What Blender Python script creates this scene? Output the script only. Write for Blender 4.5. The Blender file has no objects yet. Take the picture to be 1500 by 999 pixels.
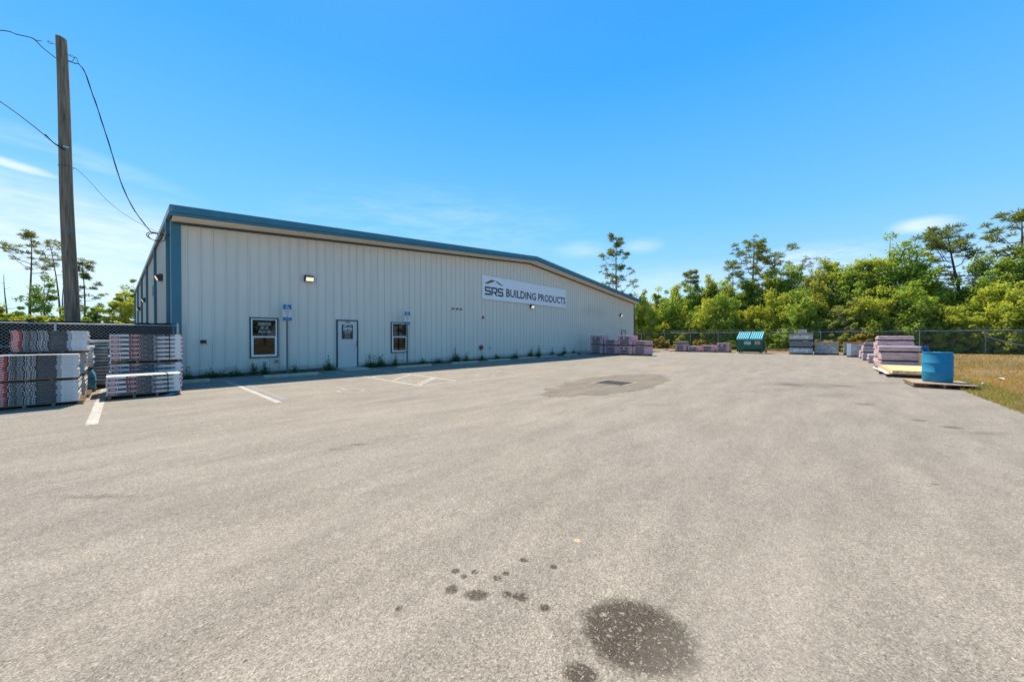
import bpy, bmesh, math, random
import numpy as np
from mathutils import Vector, Matrix
R = math.radians
random.seed(7)
rng = np.random.default_rng(11)
scene = bpy.context.scene
COL = scene.collection

# ------------------------------------------------------------------ node helpers
class NT:
    def __init__(s, tree):
        s.t = tree; s.n = tree.nodes; s.l = tree.links
    def new(s, kind, **kw):
        nd = s.n.new(kind)
        for k, v in kw.items(): setattr(nd, k, v)
        return nd
    def put(s, sock, val):
        if isinstance(val, bpy.types.NodeSocket): s.l.new(val, sock)
        elif isinstance(val, (tuple, list)) and len(val) == 3 and sock.type == 'RGBA': sock.default_value = (*val, 1)
        else: sock.default_value = val
    def math(s, op, a, b=0.0, c=0.0, clamp=False):
        nd = s.new('ShaderNodeMath', operation=op, use_clamp=clamp)
        s.put(nd.inputs[0], a); s.put(nd.inputs[1], b); s.put(nd.inputs[2], c)
        return nd.outputs[0]
    def vmath(s, op, a, b=(0, 0, 0)):
        nd = s.new('ShaderNodeVectorMath', operation=op)
        s.put(nd.inputs[0], a); s.put(nd.inputs[1], b)
        return nd.outputs['Value'] if op in ('DOT_PRODUCT', 'LENGTH', 'DISTANCE') else nd.outputs[0]
    def noise(s, vec, scale, detail=3.0, rough=.55, out=0, dist=0.0):
        nd = s.new('ShaderNodeTexNoise')
        if vec is not None: s.l.new(vec, nd.inputs['Vector'])
        nd.inputs['Scale'].default_value = scale; nd.inputs['Detail'].default_value = detail
        nd.inputs['Roughness'].default_value = rough; nd.inputs['Distortion'].default_value = dist
        return nd.outputs[out]
    def voro(s, vec, scale, out='Color', feature='F1', rand=1.0):
        nd = s.new('ShaderNodeTexVoronoi', feature=feature)
        if vec is not None: s.l.new(vec, nd.inputs['Vector'])
        nd.inputs['Scale'].default_value = scale; nd.inputs['Randomness'].default_value = rand
        return nd.outputs[out]
    def ramp(s, f, stops):
        nd = s.new('ShaderNodeValToRGB'); e = nd.color_ramp.elements
        while len(e) < len(stops): e.new(.5)
        for i, (p, c) in enumerate(stops):
            e[i].position = p
            e[i].color = (*c, 1) if isinstance(c, (tuple, list)) else (c, c, c, 1)
        s.put(nd.inputs[0], f); return nd.outputs[0]
    def maprange(s, v, a, b, c=0.0, d=1.0, smooth=True):
        nd = s.new('ShaderNodeMapRange', clamp=True)
        if smooth: nd.interpolation_type = 'SMOOTHSTEP'
        s.put(nd.inputs[0], v)
        for i, x in enumerate((a, b, c, d)): s.put(nd.inputs[i + 1], x)
        return nd.outputs[0]
    def mix(s, f, a, b, blend='MIX'):
        nd = s.new('ShaderNodeMix', data_type='RGBA', blend_type=blend)
        s.put(nd.inputs[0], f); s.put(nd.inputs[6], a); s.put(nd.inputs[7], b)
        return nd.outputs[2]
    def mapping(s, vec, scale=(1, 1, 1), rot=(0, 0, 0), loc=(0, 0, 0)):
        nd = s.new('ShaderNodeMapping'); s.l.new(vec, nd.inputs[0])
        nd.inputs['Scale'].default_value = scale; nd.inputs['Rotation'].default_value = rot; nd.inputs['Location'].default_value = loc
        return nd.outputs[0]
    def bump(s, h, strength=.3, dist=.01):
        nd = s.new('ShaderNodeBump'); nd.inputs['Strength'].default_value = strength; nd.inputs['Distance'].default_value = dist
        s.put(nd.inputs['Height'], h); return nd.outputs[0]

def newmat(name):
    m = bpy.data.materials.new(name); m.use_nodes = True
    t = NT(m.node_tree); b = t.n['Principled BSDF']
    return m, t, b

def obj_coord(t): return t.new('ShaderNodeTexCoord').outputs['Object']
def pos_coord(t): return t.new('ShaderNodeNewGeometry').outputs['Position']

def surf(name, c, rough=.6, var=.12, scale=6.0, c2=None, metal=0.0, bump=0.0, bscale=40.0, stretch=(1, 1, 1), spec=.5, world=False, detail=4.0):
    """a plain procedural surface: colour broken up by noise, with slight bump"""
    m, t, b = newmat(name)
    v = pos_coord(t) if world else obj_coord(t)
    v = t.mapping(v, stretch)
    n = t.noise(v, scale, detail, .6)
    ca = tuple(x * (1 - var) for x in c)
    cb = c2 if c2 else tuple(min(1, x * (1 + var)) for x in c)
    col = t.ramp(n, [(.3, ca), (.7, cb)])
    t.put(b.inputs['Base Color'], col)
    b.inputs['Roughness'].default_value = rough; b.inputs['Metallic'].default_value = metal
    b.inputs['Specular IOR Level'].default_value = spec
    if bump:
        t.put(b.inputs['Normal'], t.bump(t.noise(v, bscale, 3, .6), bump, .01))
    return m

# ------------------------------------------------------------------ mesh builder
class MB:
    def __init__(s): s.v = []; s.f = []; s.m = []
    def add(s, verts, faces, mat=0):
        o = len(s.v); s.v += [tuple(p) for p in verts]
        s.f += [tuple(i + o for i in f) for f in faces]; s.m += [mat] * len(faces)
    def box(s, x0, x1, y0, y1, z0, z1, mat=0, rot=0.0, mats=None, M=None):
        vs = [(x, y, z) for z in (z0, z1) for y in (y0, y1) for x in (x0, x1)]
        if rot:
            cx, cy = (x0 + x1) / 2, (y0 + y1) / 2; c, sn = math.cos(rot), math.sin(rot)
            vs = [(cx + (x - cx) * c - (y - cy) * sn, cy + (x - cx) * sn + (y - cy) * c, z) for x, y, z in vs]
        if M is not None: vs = [tuple(M @ Vector(p)) for p in vs]
        fs = [(0, 2, 3, 1), (4, 5, 7, 6), (0, 1, 5, 4), (2, 6, 7, 3), (0, 4, 6, 2), (1, 3, 7, 5)]  # bottom top -y +y -x +x
        o = len(s.v); s.v += vs
        for i, f in enumerate(fs):
            s.f.append(tuple(k + o for k in f)); s.m.append(mats[i] if mats else mat)
    def tube(s, pts, rads, n=8, mat=0, caps=True):
        pts = [Vector(p) for p in pts]
        if not isinstance(rads, (list, tuple)): rads = [rads] * len(pts)
        rings = []
        up = Vector((0, 0, 1)); prev = None
        for i, p in enumerate(pts):
            d = (pts[min(i + 1, len(pts) - 1)] - pts[max(i - 1, 0)])
            d = d.normalized() if d.length > 1e-9 else Vector((0, 0, 1))
            if prev is None:
                a = d.cross(up if abs(d.z) < .95 else Vector((1, 0, 0))).normalized()
            else:
                a = (prev - d * prev.dot(d)); a = a.normalized() if a.length > 1e-6 else d.orthogonal().normalized()
            prev = a; b = d.cross(a)
            rings.append([p + (a * math.cos(2 * math.pi * k / n) + b * math.sin(2 * math.pi * k / n)) * rads[i] for k in range(n)])
        o = len(s.v)
        for r in rings: s.v += [tuple(q) for q in r]
        for i in range(len(rings) - 1):
            for k in range(n):
                k2 = (k + 1) % n
                s.f.append((o + i * n + k, o + i * n + k2, o + (i + 1) * n + k2, o + (i + 1) * n + k)); s.m.append(mat)
        if caps:
            s.f.append(tuple(o + k for k in reversed(range(n)))); s.m.append(mat)
            e = o + (len(rings) - 1) * n
            s.f.append(tuple(e + k for k in range(n))); s.m.append(mat)
    def lathe(s, prof, n=40, mat=0, cx=0, cy=0):
        o = len(s.v)
        for r, z in prof:
            for k in range(n):
                a = 2 * math.pi * k / n; s.v.append((cx + r * math.cos(a), cy + r * math.sin(a), z))
        for i in range(len(prof) - 1):
            for k in range(n):
                k2 = (k + 1) % n
                s.f.append((o + i * n + k, o + i * n + k2, o + (i + 1) * n + k2, o + (i + 1) * n + k)); s.m.append(mat)
        s.f.append(tuple(o + k for k in reversed(range(n)))); s.m.append(mat)
        e = o + (len(prof) - 1) * n
        s.f.append(tuple(e + k for k in range(n))); s.m.append(mat)
    def prism(s, poly, fn, t0, t1, mat=0):
        """poly: 2-D outline; fn(a, b, t) -> xyz; extruded from t0 to t1"""
        n = len(poly)
        s.add([fn(a, b, t0) for a, b in poly] + [fn(a, b, t1) for a, b in poly],
              [tuple(range(n)), tuple(reversed(range(n, 2 * n)))] + [(i, i + n, (i + 1) % n + n, (i + 1) % n) for i in range(n)], mat)
    def text(s, body, fn, width=None, height=None, mat=0, bold=0.0, align='LEFT', sx=1.0, center=None, res=2):
        """flat lettering; fn(a, b) -> xyz; (a, b) start at 0,0 = lower left; fitted to width x height"""
        cu = bpy.data.curves.new('lettering', 'FONT'); cu.body = body; cu.size = 1; cu.resolution_u = res
        cu.offset = bold; cu.fill_mode = 'FRONT'; cu.space_line = 1.15; cu.align_x = 'CENTER' if align == 'CENTER' else 'LEFT'
        ob = bpy.data.objects.new('lettering', cu); COL.objects.link(ob)
        dg = bpy.context.evaluated_depsgraph_get()
        me = bpy.data.meshes.new_from_object(ob.evaluated_get(dg))
        co = [v.co.copy() for v in me.vertices]
        if co:
            x0 = min(c.x for c in co); x1 = max(c.x for c in co); y0 = min(c.y for c in co); y1 = max(c.y for c in co)
            ky = height / (y1 - y0) if height else 1; kx = width / (x1 - x0) if width else ky * sx
            if not height and width: ky = kx / sx
            s.add([fn((c.x - x0) * kx, (c.y - y0) * ky) for c in co], [tuple(p.vertices) for p in me.polygons], mat)
        bpy.data.objects.remove(ob); bpy.data.curves.remove(cu); bpy.data.meshes.remove(me)
    def mesh(s, name, mats, smooth=False):
        me = bpy.data.meshes.new(name); me.from_pydata(s.v, [], s.f)
        for m in (mats if isinstance(mats, (list, tuple)) else [mats]): me.materials.append(m)
        me.polygons.foreach_set('material_index', s.m)
        if smooth: me.polygons.foreach_set('use_smooth', [True] * len(s.f))
        me.update(); return me
    def build(s, name, mats, parent=None, loc=(0, 0, 0), rz=0.0, smooth=False, bevel=0.0, seg=2, angle=40):
        o = bpy.data.objects.new(name, s.mesh(name, mats, smooth)); COL.objects.link(o)
        o.location = loc; o.rotation_euler.z = rz
        if parent: o.parent = parent
        if smooth:
            try: o.data.set_sharp_from_angle(angle=R(angle))
            except Exception: pass
        if bevel:
            md = o.modifiers.new('edge', 'BEVEL'); md.width = bevel; md.segments = seg; md.limit_method = 'ANGLE'; md.angle_limit = R(35)
            md.harden_normals = False
        return o

def tag(o, label, cat, group=None, kind=None):
    if label: o['label'] = label
    if cat: o['category'] = cat
    if group: o['group'] = group
    if kind: o['kind'] = kind
    return o
def thing(name, label, cat, loc=(0, 0, 0), rz=0.0, group=None):
    o = bpy.data.objects.new(name, None); COL.objects.link(o)
    o.location = loc; o.rotation_euler.z = rz; o.empty_display_size = .3
    return tag(o, label, cat, group)
def struct(o, kind='structure'):
    o['kind'] = kind; return o
def fast_mesh(name, verts, quads, mats, midx=None):
    """verts (N,3) array, quads (M,4) array"""
    me = bpy.data.meshes.new(name); n, m = len(verts), len(quads); k = quads.shape[1]
    me.vertices.add(n); me.vertices.foreach_set('co', np.asarray(verts, np.float32).ravel())
    me.loops.add(m * k); me.loops.foreach_set('vertex_index', quads.astype(np.int32).ravel())
    me.polygons.add(m); me.polygons.foreach_set('loop_start', np.arange(0, m * k, k, dtype=np.int32))
    try: me.polygons.foreach_set('loop_total', np.full(m, k, np.int32))
    except Exception: pass
    for x in mats: me.materials.append(x)
    if midx is not None: me.polygons.foreach_set('material_index', midx.astype(np.int32))
    me.update(calc_edges=True); me.validate(); return me
def link(name, me, parent=None, loc=(0, 0, 0), rz=0.0):
    o = bpy.data.objects.new(name, me); COL.objects.link(o); o.location = loc; o.rotation_euler.z = rz
    if parent: o.parent = parent
    return o

# ------------------------------------------------------------------ camera and light
# world frame: x runs along the warehouse front, y into the warehouse, z up (metres)
CAM = Vector((-1.243, -15.81, 1.35)); HD = Vector((.7463, .6656, 0)); RT = Vector((.6656, -.7463, 0))
F = 518.0; PITCH = math.atan(4.5 / F)
cam_d = bpy.data.cameras.new('camera'); cam = bpy.data.objects.new('camera', cam_d); COL.objects.link(cam)
cam.location = CAM; cam.rotation_euler = (R(90) - PITCH, 0, -math.atan2(HD.x, HD.y))
cam_d.sensor_width = 36; cam_d.lens = 36 * F / 1500; cam_d.clip_end = 3000; cam_d.clip_start = .05
scene.camera = cam
def ray(px, py):
    r = (px - 750) / F; d = (py - 499.5) / F; ca, sa = math.cos(PITCH), math.sin(PITCH)
    fh = ca - d * sa; fz = -sa - d * ca
    return Vector((HD.x * fh + RT.x * r, HD.y * fh + RT.y * r, fz))
def on_y(px, py, y):
    v = ray(px, py); return CAM + v * ((y - CAM.y) / v.y)
def at_depth(px, depth, z=0.0):
    p = CAM + HD * depth + RT * ((px - 750) / F * depth); return Vector((p.x, p.y, z))
def zof(py, depth): return CAM.z - (py - 495) / F * depth

SUN = Vector((.20, .50, 1.0)).normalized()
sl = bpy.data.lights.new('sun', 'SUN'); sun = bpy.data.objects.new('sun', sl); COL.objects.link(sun)
sl.energy = 4.6; sl.angle = R(.5); sl.color = (1.0, .875, .69)
sun.rotation_euler = SUN.to_track_quat('Z', 'Y').to_euler(); sun.location = (0, 0, 40)

w = bpy.data.worlds.new('World'); scene.world = w; w.use_nodes = True
t = NT(w.node_tree); bg = t.n['Background']
sky = t.new('ShaderNodeTexSky', sky_type='NISHITA'); sky.sun_disc = False
sky.sun_elevation = math.asin(SUN.z); sky.sun_rotation = math.atan2(SUN.x, SUN.y)
sky.altitude = 0; sky.air_density = 1.0; sky.dust_density = .25; sky.ozone_density = 2.0
hs = t.new('ShaderNodeHueSaturation'); hs.inputs['Saturation'].default_value = 1.25; hs.inputs['Value'].default_value = .85
t.put(hs.inputs['Color'], sky.outputs[0])
skyc = t.mix(1.0, hs.outputs[0], (.85, .97, 1.08), 'MULTIPLY')
D0 = t.new('ShaderNodeTexCoord').outputs['Generated']; sep = t.new('ShaderNodeSeparateXYZ'); t.l.new(D0, sep.inputs[0]); ELV = sep.outputs[2]
clear = t.ramp(ELV, [(0.0, (3.8, 5.0, 6.0)), (.10, (2.5, 4.4, 6.0)), (.28, (1.15, 3.6, 6.0)), (.58, (.22, 2.45, 5.9)), (1.0, (.10, 1.6, 4.6))])
skyc = t.mix(.72, skyc, clear)
D = t.new('ShaderNodeTexCoord').outputs['Generated']
wisp = t.noise(t.mapping(D, (3.0, 3.0, 16.0)), 2.2, 6, .58, dist=.5)
fine = t.noise(t.mapping(D, (5.0, 5.0, 26.0), loc=(3, 1, 7)), 4.0, 5, .6, dist=.3)
mask = None
def blob(px, py, wx, wy, amt, tilt=0.0, lo=.30, hi=.62):
    """a cloud standing in one direction of the sky (centre, half sizes in degrees of arc, as a tangent patch)"""
    global mask
    c = ray(px, py).normalized(); ex = Vector((c.y, -c.x, 0)).normalized(); ey = ex.cross(c)
    k = 1.0 / (ray(px, py).length)
    ex2 = (ex * math.cos(tilt) + ey * math.sin(tilt)); ey2 = (ey * math.cos(tilt) - ex * math.sin(tilt))
    a = t.math('DIVIDE', t.vmath('DOT_PRODUCT', D, tuple(ex2)), wx / F * k)
    b = t.math('DIVIDE', t.vmath('DOT_PRODUCT', D, tuple(ey2)), wy / F * k)
    d = t.math('SQRT', t.math('ADD', t.math('MULTIPLY', a, a), t.math('MULTIPLY', b, b)))
    front = t.math('GREATER_THAN', t.vmath('DOT_PRODUCT', D, tuple(c)), 0.0)
    e = t.maprange(d, 1.0, .15)
    n = t.maprange(t.math('ADD', t.math('MULTIPLY', wisp, .6), t.math('MULTIPLY', fine, .4)), lo, hi)
    q = t.math('MULTIPLY', t.math('MULTIPLY', t.math('MULTIPLY', e, n), front), amt)
    mask = q if mask is None else t.math('MAXIMUM', mask, q)
blob(70, 216, 230, 24, .26, -.13, .25, .75)
blob(20, 242, 66, 11, .62, -.10, .2, .55)
blob(40, 335, 440, 120, .72, -.03, .0, .85)
blob(150, 410, 460, 70, .62, 0, .0, .8)
blob(1352, 330, 46, 16, .55, -.06, .15, .5)
blob(850, 366, 55, 18, .30, 0, .15, .7)
blob(940, 360, 40, 16, .28, 0, .15, .7)
blob(1180, 385, 130, 34, .45, 0, .25, .6)
blob(1480, 385, 130, 60, .36, 0, .10, .8)
blob(960, 420, 260, 40, .35, 0, .05, .9)
blob(640, 330, 300, 70, .22, 0, .3, .8)
skyc = t.mix(mask, skyc, (6.0, 6.3, 6.9))
t.put(bg.inputs['Color'], skyc); bg.inputs['Strength'].default_value = .10

# ------------------------------------------------------------------ materials
def mat_asphalt(name, base, tint, stains=True, patch=False):
    m, t, b = newmat(name); p = pos_coord(t)
    big = t.noise(p, .22, 5, .6); mid = t.noise(t.mapping(p, (.5, 1.6, 1)), 1.3, 5, .62)
    c1 = t.voro(p, 140, 'Color'); c2 = t.voro(p, 300, 'Color'); c3 = t.voro(p, 62, 'Color')
    def val(c): return t.new('ShaderNodeSeparateColor'), c
    def r(c):
        s = t.new('ShaderNodeSeparateColor'); t.l.new(c, s.inputs[0]); return s.outputs[0]
    g = t.math('ADD', t.math('MULTIPLY', r(c1), .62), t.math('MULTIPLY', r(c2), .38))
    grain = t.ramp(g, [(.05, .34), (.28, .76), (.60, 1.02), (.84, 1.34), (.97, 1.95)])
    stone = t.maprange(r(c3), .965, .985); 
    col = t.mix(t.maprange(big, .3, .7), base, tint)
    col = t.mix(t.maprange(mid, .25, .75, 0, .5), col, tuple(x * .74 for x in base))
    col = t.mix(1.0, col, grain, 'MULTIPLY')
    tex = t.noise(p, 11, 6, .75); col = t.mix(1.0, col, t.ramp(tex, [(.30, .86), (.70, 1.13)]), 'MULTIPLY')
    tex2 = t.noise(t.mapping(p, (.35, 1.1, 1), (0, 0, R(20))), 2.2, 5, .7); col = t.mix(1.0, col, t.ramp(tex2, [(.32, .84), (.68, 1.13)]), 'MULTIPLY')
    col = t.mix(t.math('MULTIPLY', stone, .16), col, (.52, .49, .43))
    wet = None
    if stains:
        wob = t.noise(p, 16, 4, .6, out=1); wob = t.vmath('SUBTRACT', wob, (.5, .5, .5))
        w1 = t.noise(p, 70, 2, .6, out=1); w1 = t.vmath('SUBTRACT', w1, (.5, .5, .5))
        def spot(x, y, rx, ry, amt, rot=0.0, warp=.12, soft=.55):
            nonlocal wet
            sc = (1.0 / rx, 1.0 / ry, 0)
            nd = t.new('ShaderNodeVectorMath', operation='SCALE'); t.l.new(wob, nd.inputs[0]); nd.inputs['Scale'].default_value = warp
            nd2 = t.new('ShaderNodeVectorMath', operation='SCALE'); t.l.new(w1, nd2.inputs[0]); nd2.inputs['Scale'].default_value = min(.06, rx * .35)
            q = t.vmath('ADD', t.vmath('ADD', t.vmath('SUBTRACT', p, (x, y, 0)), nd.outputs[0]), nd2.outputs[0])
            q = t.mapping(q, (1, 1, 0), (0, 0, -rot)); q = t.vmath('MULTIPLY', q, sc)
            d = t.vmath('LENGTH', q)
            k = t.math('MULTIPLY', t.maprange(d, 1.12, soft), amt)
            wet = k if wet is None else t.math('MAXIMUM', wet, k)
        spot(.335, -15.17, .262, .222, .95, -1.09, .10, .78)
        spot(-.01, -15.08, .060, .085, .9, .4, .07, .6)
        spot(.12, -14.95, .16, .12, .30, .3, .14, .1)
        spot(.01, -14.44, .078, .044, .90, -.80, .04, .6)
        for x, y, q in [(-.05, -14.31, .024), (.06, -14.21, .018), (.06, -14.28, .014), (.13, -14.30, .015), (.18, -14.43, .016), (.24, -14.44, .014),
                     (.40, -14.44, .017), (.12, -14.56, .018), (.16, -14.63, .022), (.145, -14.60, .016), (.18, -14.76, .017), (.47, -14.61, .014), (-.31, -14.22, .012)]:
            spot(x, y, q * 1.75, q * 1.75, .90, 0, .016, .5)
        # tyre rubs and oil drips further out, each lying across the line of sight
        for x, y, rx, ry, a in [(11.75, -15.05, .55, .46, .72), (12.31, -16.12, .46, .40, .66), (12.0, -15.6, 1.5, .9, .28), (8.9, -16.37, .26, .18, .62), (7.52, -16.93, .16, .11, .72), (7.16, -17.23, .20, .14, .72), (6.95, -17.5, .5, .12, .4), (10.2, -16.2, 1.2, .5, .22),
                                (14.0, -17.0, .8, .4, .4), (3.79, -16.56, .07, .022, .8), (3.64, -16.32, .03, .012, .7), (3.68, -15.64, .035, .02, .7), (2.57, -14.97, .05, .02, .6), (13.5, -14.86, .4, .1, .5), (12.1, -13.84, .35, .08, .4),
                                (-1.33, -11.21, .5, .06, .45), (.52, -11.35, .13, .03, .7), (.80, -11.38, .16, .04, .75), (-.05, -10.16, .05, .02, .7), (-.89, -9.85, .10, .02, .6), (9.4, -14.4, .9, .12, .35), (6.0, -13.2, .8, .08, .3)]:
            spot(x, y, rx, ry, a, R(-48), min(.22, rx * .6), .15)
        chips = t.math('MAXIMUM', t.maprange(g, .80, .90), t.maprange(r(c3), .90, .95))
        wet = t.math('MULTIPLY', wet, t.math('SUBTRACT', 1.0, t.math('MULTIPLY', chips, .62)))
        col = t.mix(wet, col, t.mix(1.0, col, (.22, .20, .17), 'MULTIPLY'))
        # sparse dark specks (tar, leaves, gravel) and the orange survey dot
        sp = t.voro(p, 2.3, 'Distance'); col = t.mix(t.math('MULTIPLY', t.maprange(sp, .035, .018), .75), col, (.03, .028, .025))
        dd = t.vmath('LENGTH', t.vmath('SUBTRACT', p, (.80, -14.57, .004)))
        col = t.mix(t.math('MULTIPLY', t.maprange(dd, .026, .012), .75), col, (.72, .42, .20))
        col = t.mix(t.maprange(dd, .007, .004), col, (.03, .02, .015))
        # dried sandy wash by the drain and pale worn wheel paths
        sd = t.vmath('LENGTH', t.vmath('MULTIPLY', t.vmath('SUBTRACT', p, (15.4, -10.4, 0)), (.42, 1.0, 0)))
        col = t.mix(t.math('MULTIPLY', t.maprange(t.math('ADD', sd, t.math('MULTIPLY', mid, .8)), 1.5, .5), .38), col, (.33, .25, .15))
        path = t.noise(t.mapping(p, (.09, 1.2, 1), (0, 0, R(6))), 1.0, 3, .5)
        col = t.mix(t.maprange(path, .52, .7, 0, .28), col, tuple(min(1, x * 1.28) for x in base))
    t.put(b.inputs['Base Color'], col); b.inputs['Roughness'].default_value = .85; b.inputs['Specular IOR Level'].default_value = .28
    h = t.math('ADD', t.math('MULTIPLY', r(c1), .6), t.math('MULTIPLY', t.noise(p, 60, 3, .7), .6))
    t.put(b.inputs['Normal'], t.bump(h, .55, .006))
    return m
M_asph = mat_asphalt('asphalt', (.226, .203, .170), (.254, .224, .181))
M_patch = mat_asphalt('patch_asphalt', (.168, .143, .110), (.188, .160, .124), stains=False)

def mat_paint(name, c, wear=.5):
    m, t, b = newmat(name); p = pos_coord(t)
    g = t.noise(p, 30, 5, .7); g2 = t.noise(p, 3, 3, .6)
    k = t.maprange(t.math('ADD', t.math('MULTIPLY', g, .55), t.math('MULTIPLY', g2, .45)), wear - .07, wear + .10)
    t.put(b.inputs['Base Color'], t.mix(k, c, (.215, .195, .165))); b.inputs['Roughness'].default_value = .8
    t.put(b.inputs['Normal'], t.bump(t.voro(p, 95, 'Color'), .4, .005))
    return m
M_white_paint = mat_paint('line_paint', (.385, .365, .32), .515)
M_faded_paint = mat_paint('faded_line_paint', (.36, .335, .28), .465)
M_blue_paint = mat_paint('blue_line_paint', (.13, .18, .22), .46)

def mat_panel(name, c):
    """painted steel sheet: slightly dirty at the foot, faint drip streaks"""
    m, t, b = newmat(name); p = pos_coord(t)
    n = t.noise(t.mapping(p, (1.2, 1.2, .12)), 3.0, 5, .6); n2 = t.noise(p, 1.1, 5, .6)
    col = t.ramp(n, [(.25, tuple(x * .93 for x in c)), (.75, tuple(x * 1.04 for x in c))])
    sz = t.new('ShaderNodeSeparateXYZ'); t.l.new(p, sz.inputs[0])
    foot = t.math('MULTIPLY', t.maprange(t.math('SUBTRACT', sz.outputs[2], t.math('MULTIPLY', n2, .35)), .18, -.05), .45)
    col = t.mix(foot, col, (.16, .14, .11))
    rx = t.vmath('LENGTH', t.vmath('MULTIPLY', t.vmath('SUBTRACT', p, (27.5, 0, 3.7)), (.28, 0, 1.3)))
    col = t.mix(t.math('MULTIPLY', t.maprange(t.math('ADD', rx, n2), 1.6, .6), .22), col, (.30, .29, .26))
    fast = t.maprange(t.vmath('LENGTH', t.vmath('SUBTRACT', t.vmath('FRACTION', t.vmath('MULTIPLY', p, (3.28, 3.28, .8))), (.5, .5, .5))), .03, .02)
    t.put(b.inputs['Base Color'], col); b.inputs['Roughness'].default_value = .42; b.inputs['Specular IOR Level'].default_value = .4
    t.put(b.inputs['Normal'], t.bump(t.noise(t.mapping(p, (1.5, 1.5, .4)), 2.5, 2, .5), .12, .02))
    return m
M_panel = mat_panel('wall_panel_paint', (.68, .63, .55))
M_blue = surf('blue_trim_paint', (.036, .155, .215), .42, .10, 3.0)
M_bluedark = surf('dark_blue_trim', (.028, .062, .085), .5, .10, 3.0)
M_soffit = surf('soffit_paint', (.84, .73, .58), .55, .06, 5.0, stretch=(1, 1, 1))
M_roof = surf('roof_sheet', (.55, .56, .55), .4, .06, 2.0, metal=.4)
M_door = surf('door_paint', (.54, .53, .50), .45, .04, 3.0)
M_white = surf('white_vinyl', (.78, .78, .76), .4, .04, 5.0)
M_glass, tt, bb = newmat('window_glass'); bb.inputs['Base Color'].default_value = (.012, .014, .013, 1); bb.inputs['Roughness'].default_value = .03
bb.inputs['IOR'].default_value = 1.5
tt.put(bb.inputs['Normal'], tt.bump(tt.noise(obj_coord(tt), 2.0, 2, .5), .05, .02))
tt.put(bb.inputs['Base Color'], tt.ramp(tt.noise(tt.mapping(obj_coord(tt), (4, 4, 2.2)), 2.0, 4, .6), [(.40, (.006, .007, .006)), (.62, (.020, .020, .014)), (.78, (.06, .052, .036))]))
M_letter = surf('white_lettering', (.80, .80, .78), .5, .02)
M_sign = surf('sign_face', (.74, .76, .80), .35, .03, 2.0)
M_navy = surf('navy_lettering', (.018, .022, .040), .45, .05)
M_maroon = surf('maroon_logo', (.14, .022, .035), .45, .05)
M_textgrey = surf('charcoal_lettering', (.030, .028, .034), .45, .1, 1.5, c2=(.050, .024, .028))
M_black = surf('black_plastic', (.012, .012, .013), .45, .15)
M_bronze = surf('bronze_fixture', (.045, .036, .028), .5, .15)
M_steel = surf('galvanised_steel', (.42, .43, .43), .38, .12, 20, metal=.7)
M_dullsteel = surf('weathered_steel_post', (.17, .18, .185), .5, .15, 12, metal=.5)
M_red = surf('red_fire_paint', (.34, .020, .022), .4, .1)
M_conc = surf('concrete', (.45, .375, .265), .85, .16, 5, bump=.4, bscale=60, world=True)
M_concpale = surf('pale_concrete', (.40, .36, .29), .85, .14, 8, bump=.4, bscale=60, world=True)
M_iron = surf('cast_iron', (.105, .098, .088), .75, .3, 14, spec=.15)
M_pit = surf('drain_pit', (.01, .01, .01), .9, .1)
M_soil = surf('soil', (.055, .042, .030), .95, .4, 9, world=True, bump=.6, bscale=30)
M_wood = surf('pallet_wood', (.20, .135, .085), .8, .35, 5, stretch=(1, 6, 6), bump=.3)
M_newwood = surf('fresh_pine_board', (.60, .42, .20), .7, .16, 4, stretch=(1, 5, 5), bump=.15)
M_ply = surf('plywood', (.33, .235, .15), .8, .25, 4, stretch=(1, 4, 1), bump=.2)
M_darkwood = surf('gap_shade_wood', (.045, .034, .026), .85, .3, 5)  # shadow of the pallet gaps put into the wood colour; board runners share it
M_bluesign = surf('blue_sign_face', (.002, .125, .36), .4, .05)
M_signwhite = surf('cream_sign_face', (.66, .63, .58), .45, .04)
M_signink = surf('sign_ink', (.03, .03, .035), .5, .1)
M_lamp, tt, bb = newmat('lamp_lens'); bb.inputs['Base Color'].default_value = (.9, .82, .62, 1); bb.inputs['Roughness'].default_value = .2
tt.put(bb.inputs['Emission Color'], tt.ramp(tt.noise(obj_coord(tt), 12, 2), [(.3, (1, .78, .42)), (.7, (1, .90, .66))])); bb.inputs['Emission Strength'].default_value = .42

# ------------------------------------------------------------------ ground
def sheet(name, pts, z, mat):
    b = MB(); b.add([(x, y, z) for x, y in pts], [tuple(range(len(pts)))], 0)
    return struct(b.build(name, mat))
def wavy(x0, y0, x1, y1, step, amp, seed):
    rr = random.Random(seed); n = max(2, int(math.hypot(x1 - x0, y1 - y0) / step)); out = []
    dx, dy = x1 - x0, y1 - y0; L = math.hypot(dx, dy); nx, ny = -dy / L, dx / L; a = 0
    for i in range(n):
        f = i / n; a = a * .6 + rr.uniform(-amp, amp)
        out.append((x0 + dx * f + nx * a, y0 + dy * f + ny * a))
    return out
M_ground, tt, bb = newmat('dry_turf'); pc = pos_coord(tt)
n1 = tt.noise(pc, .35, 5, .6); n2 = tt.noise(pc, 5, 5, .7); n3 = tt.noise(pc, 40, 4, .7)
cg = tt.ramp(n1, [(.30, (.130, .100, .040)), (.50, (.215, .145, .060)), (.68, (.29, .175, .065))])
cg = tt.mix(tt.maprange(n2, .45, .75, 0, .6), cg, (.110, .120, .036))
cg = tt.mix(1.0, cg, tt.ramp(n3, [(.3, .55), (.7, 1.35)]), 'MULTIPLY')
tt.put(bb.inputs['Base Color'], cg); bb.inputs['Roughness'].default_value = .95
tt.put(bb.inputs['Normal'], tt.bump(n3, 1.0, .05))
b = MB(); S = 900; b.add([(-S, -S, -.012), (S, -S, -.012), (S, S, -.012), (-S, S, -.012)], [(0, 1, 2, 3)])
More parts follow.
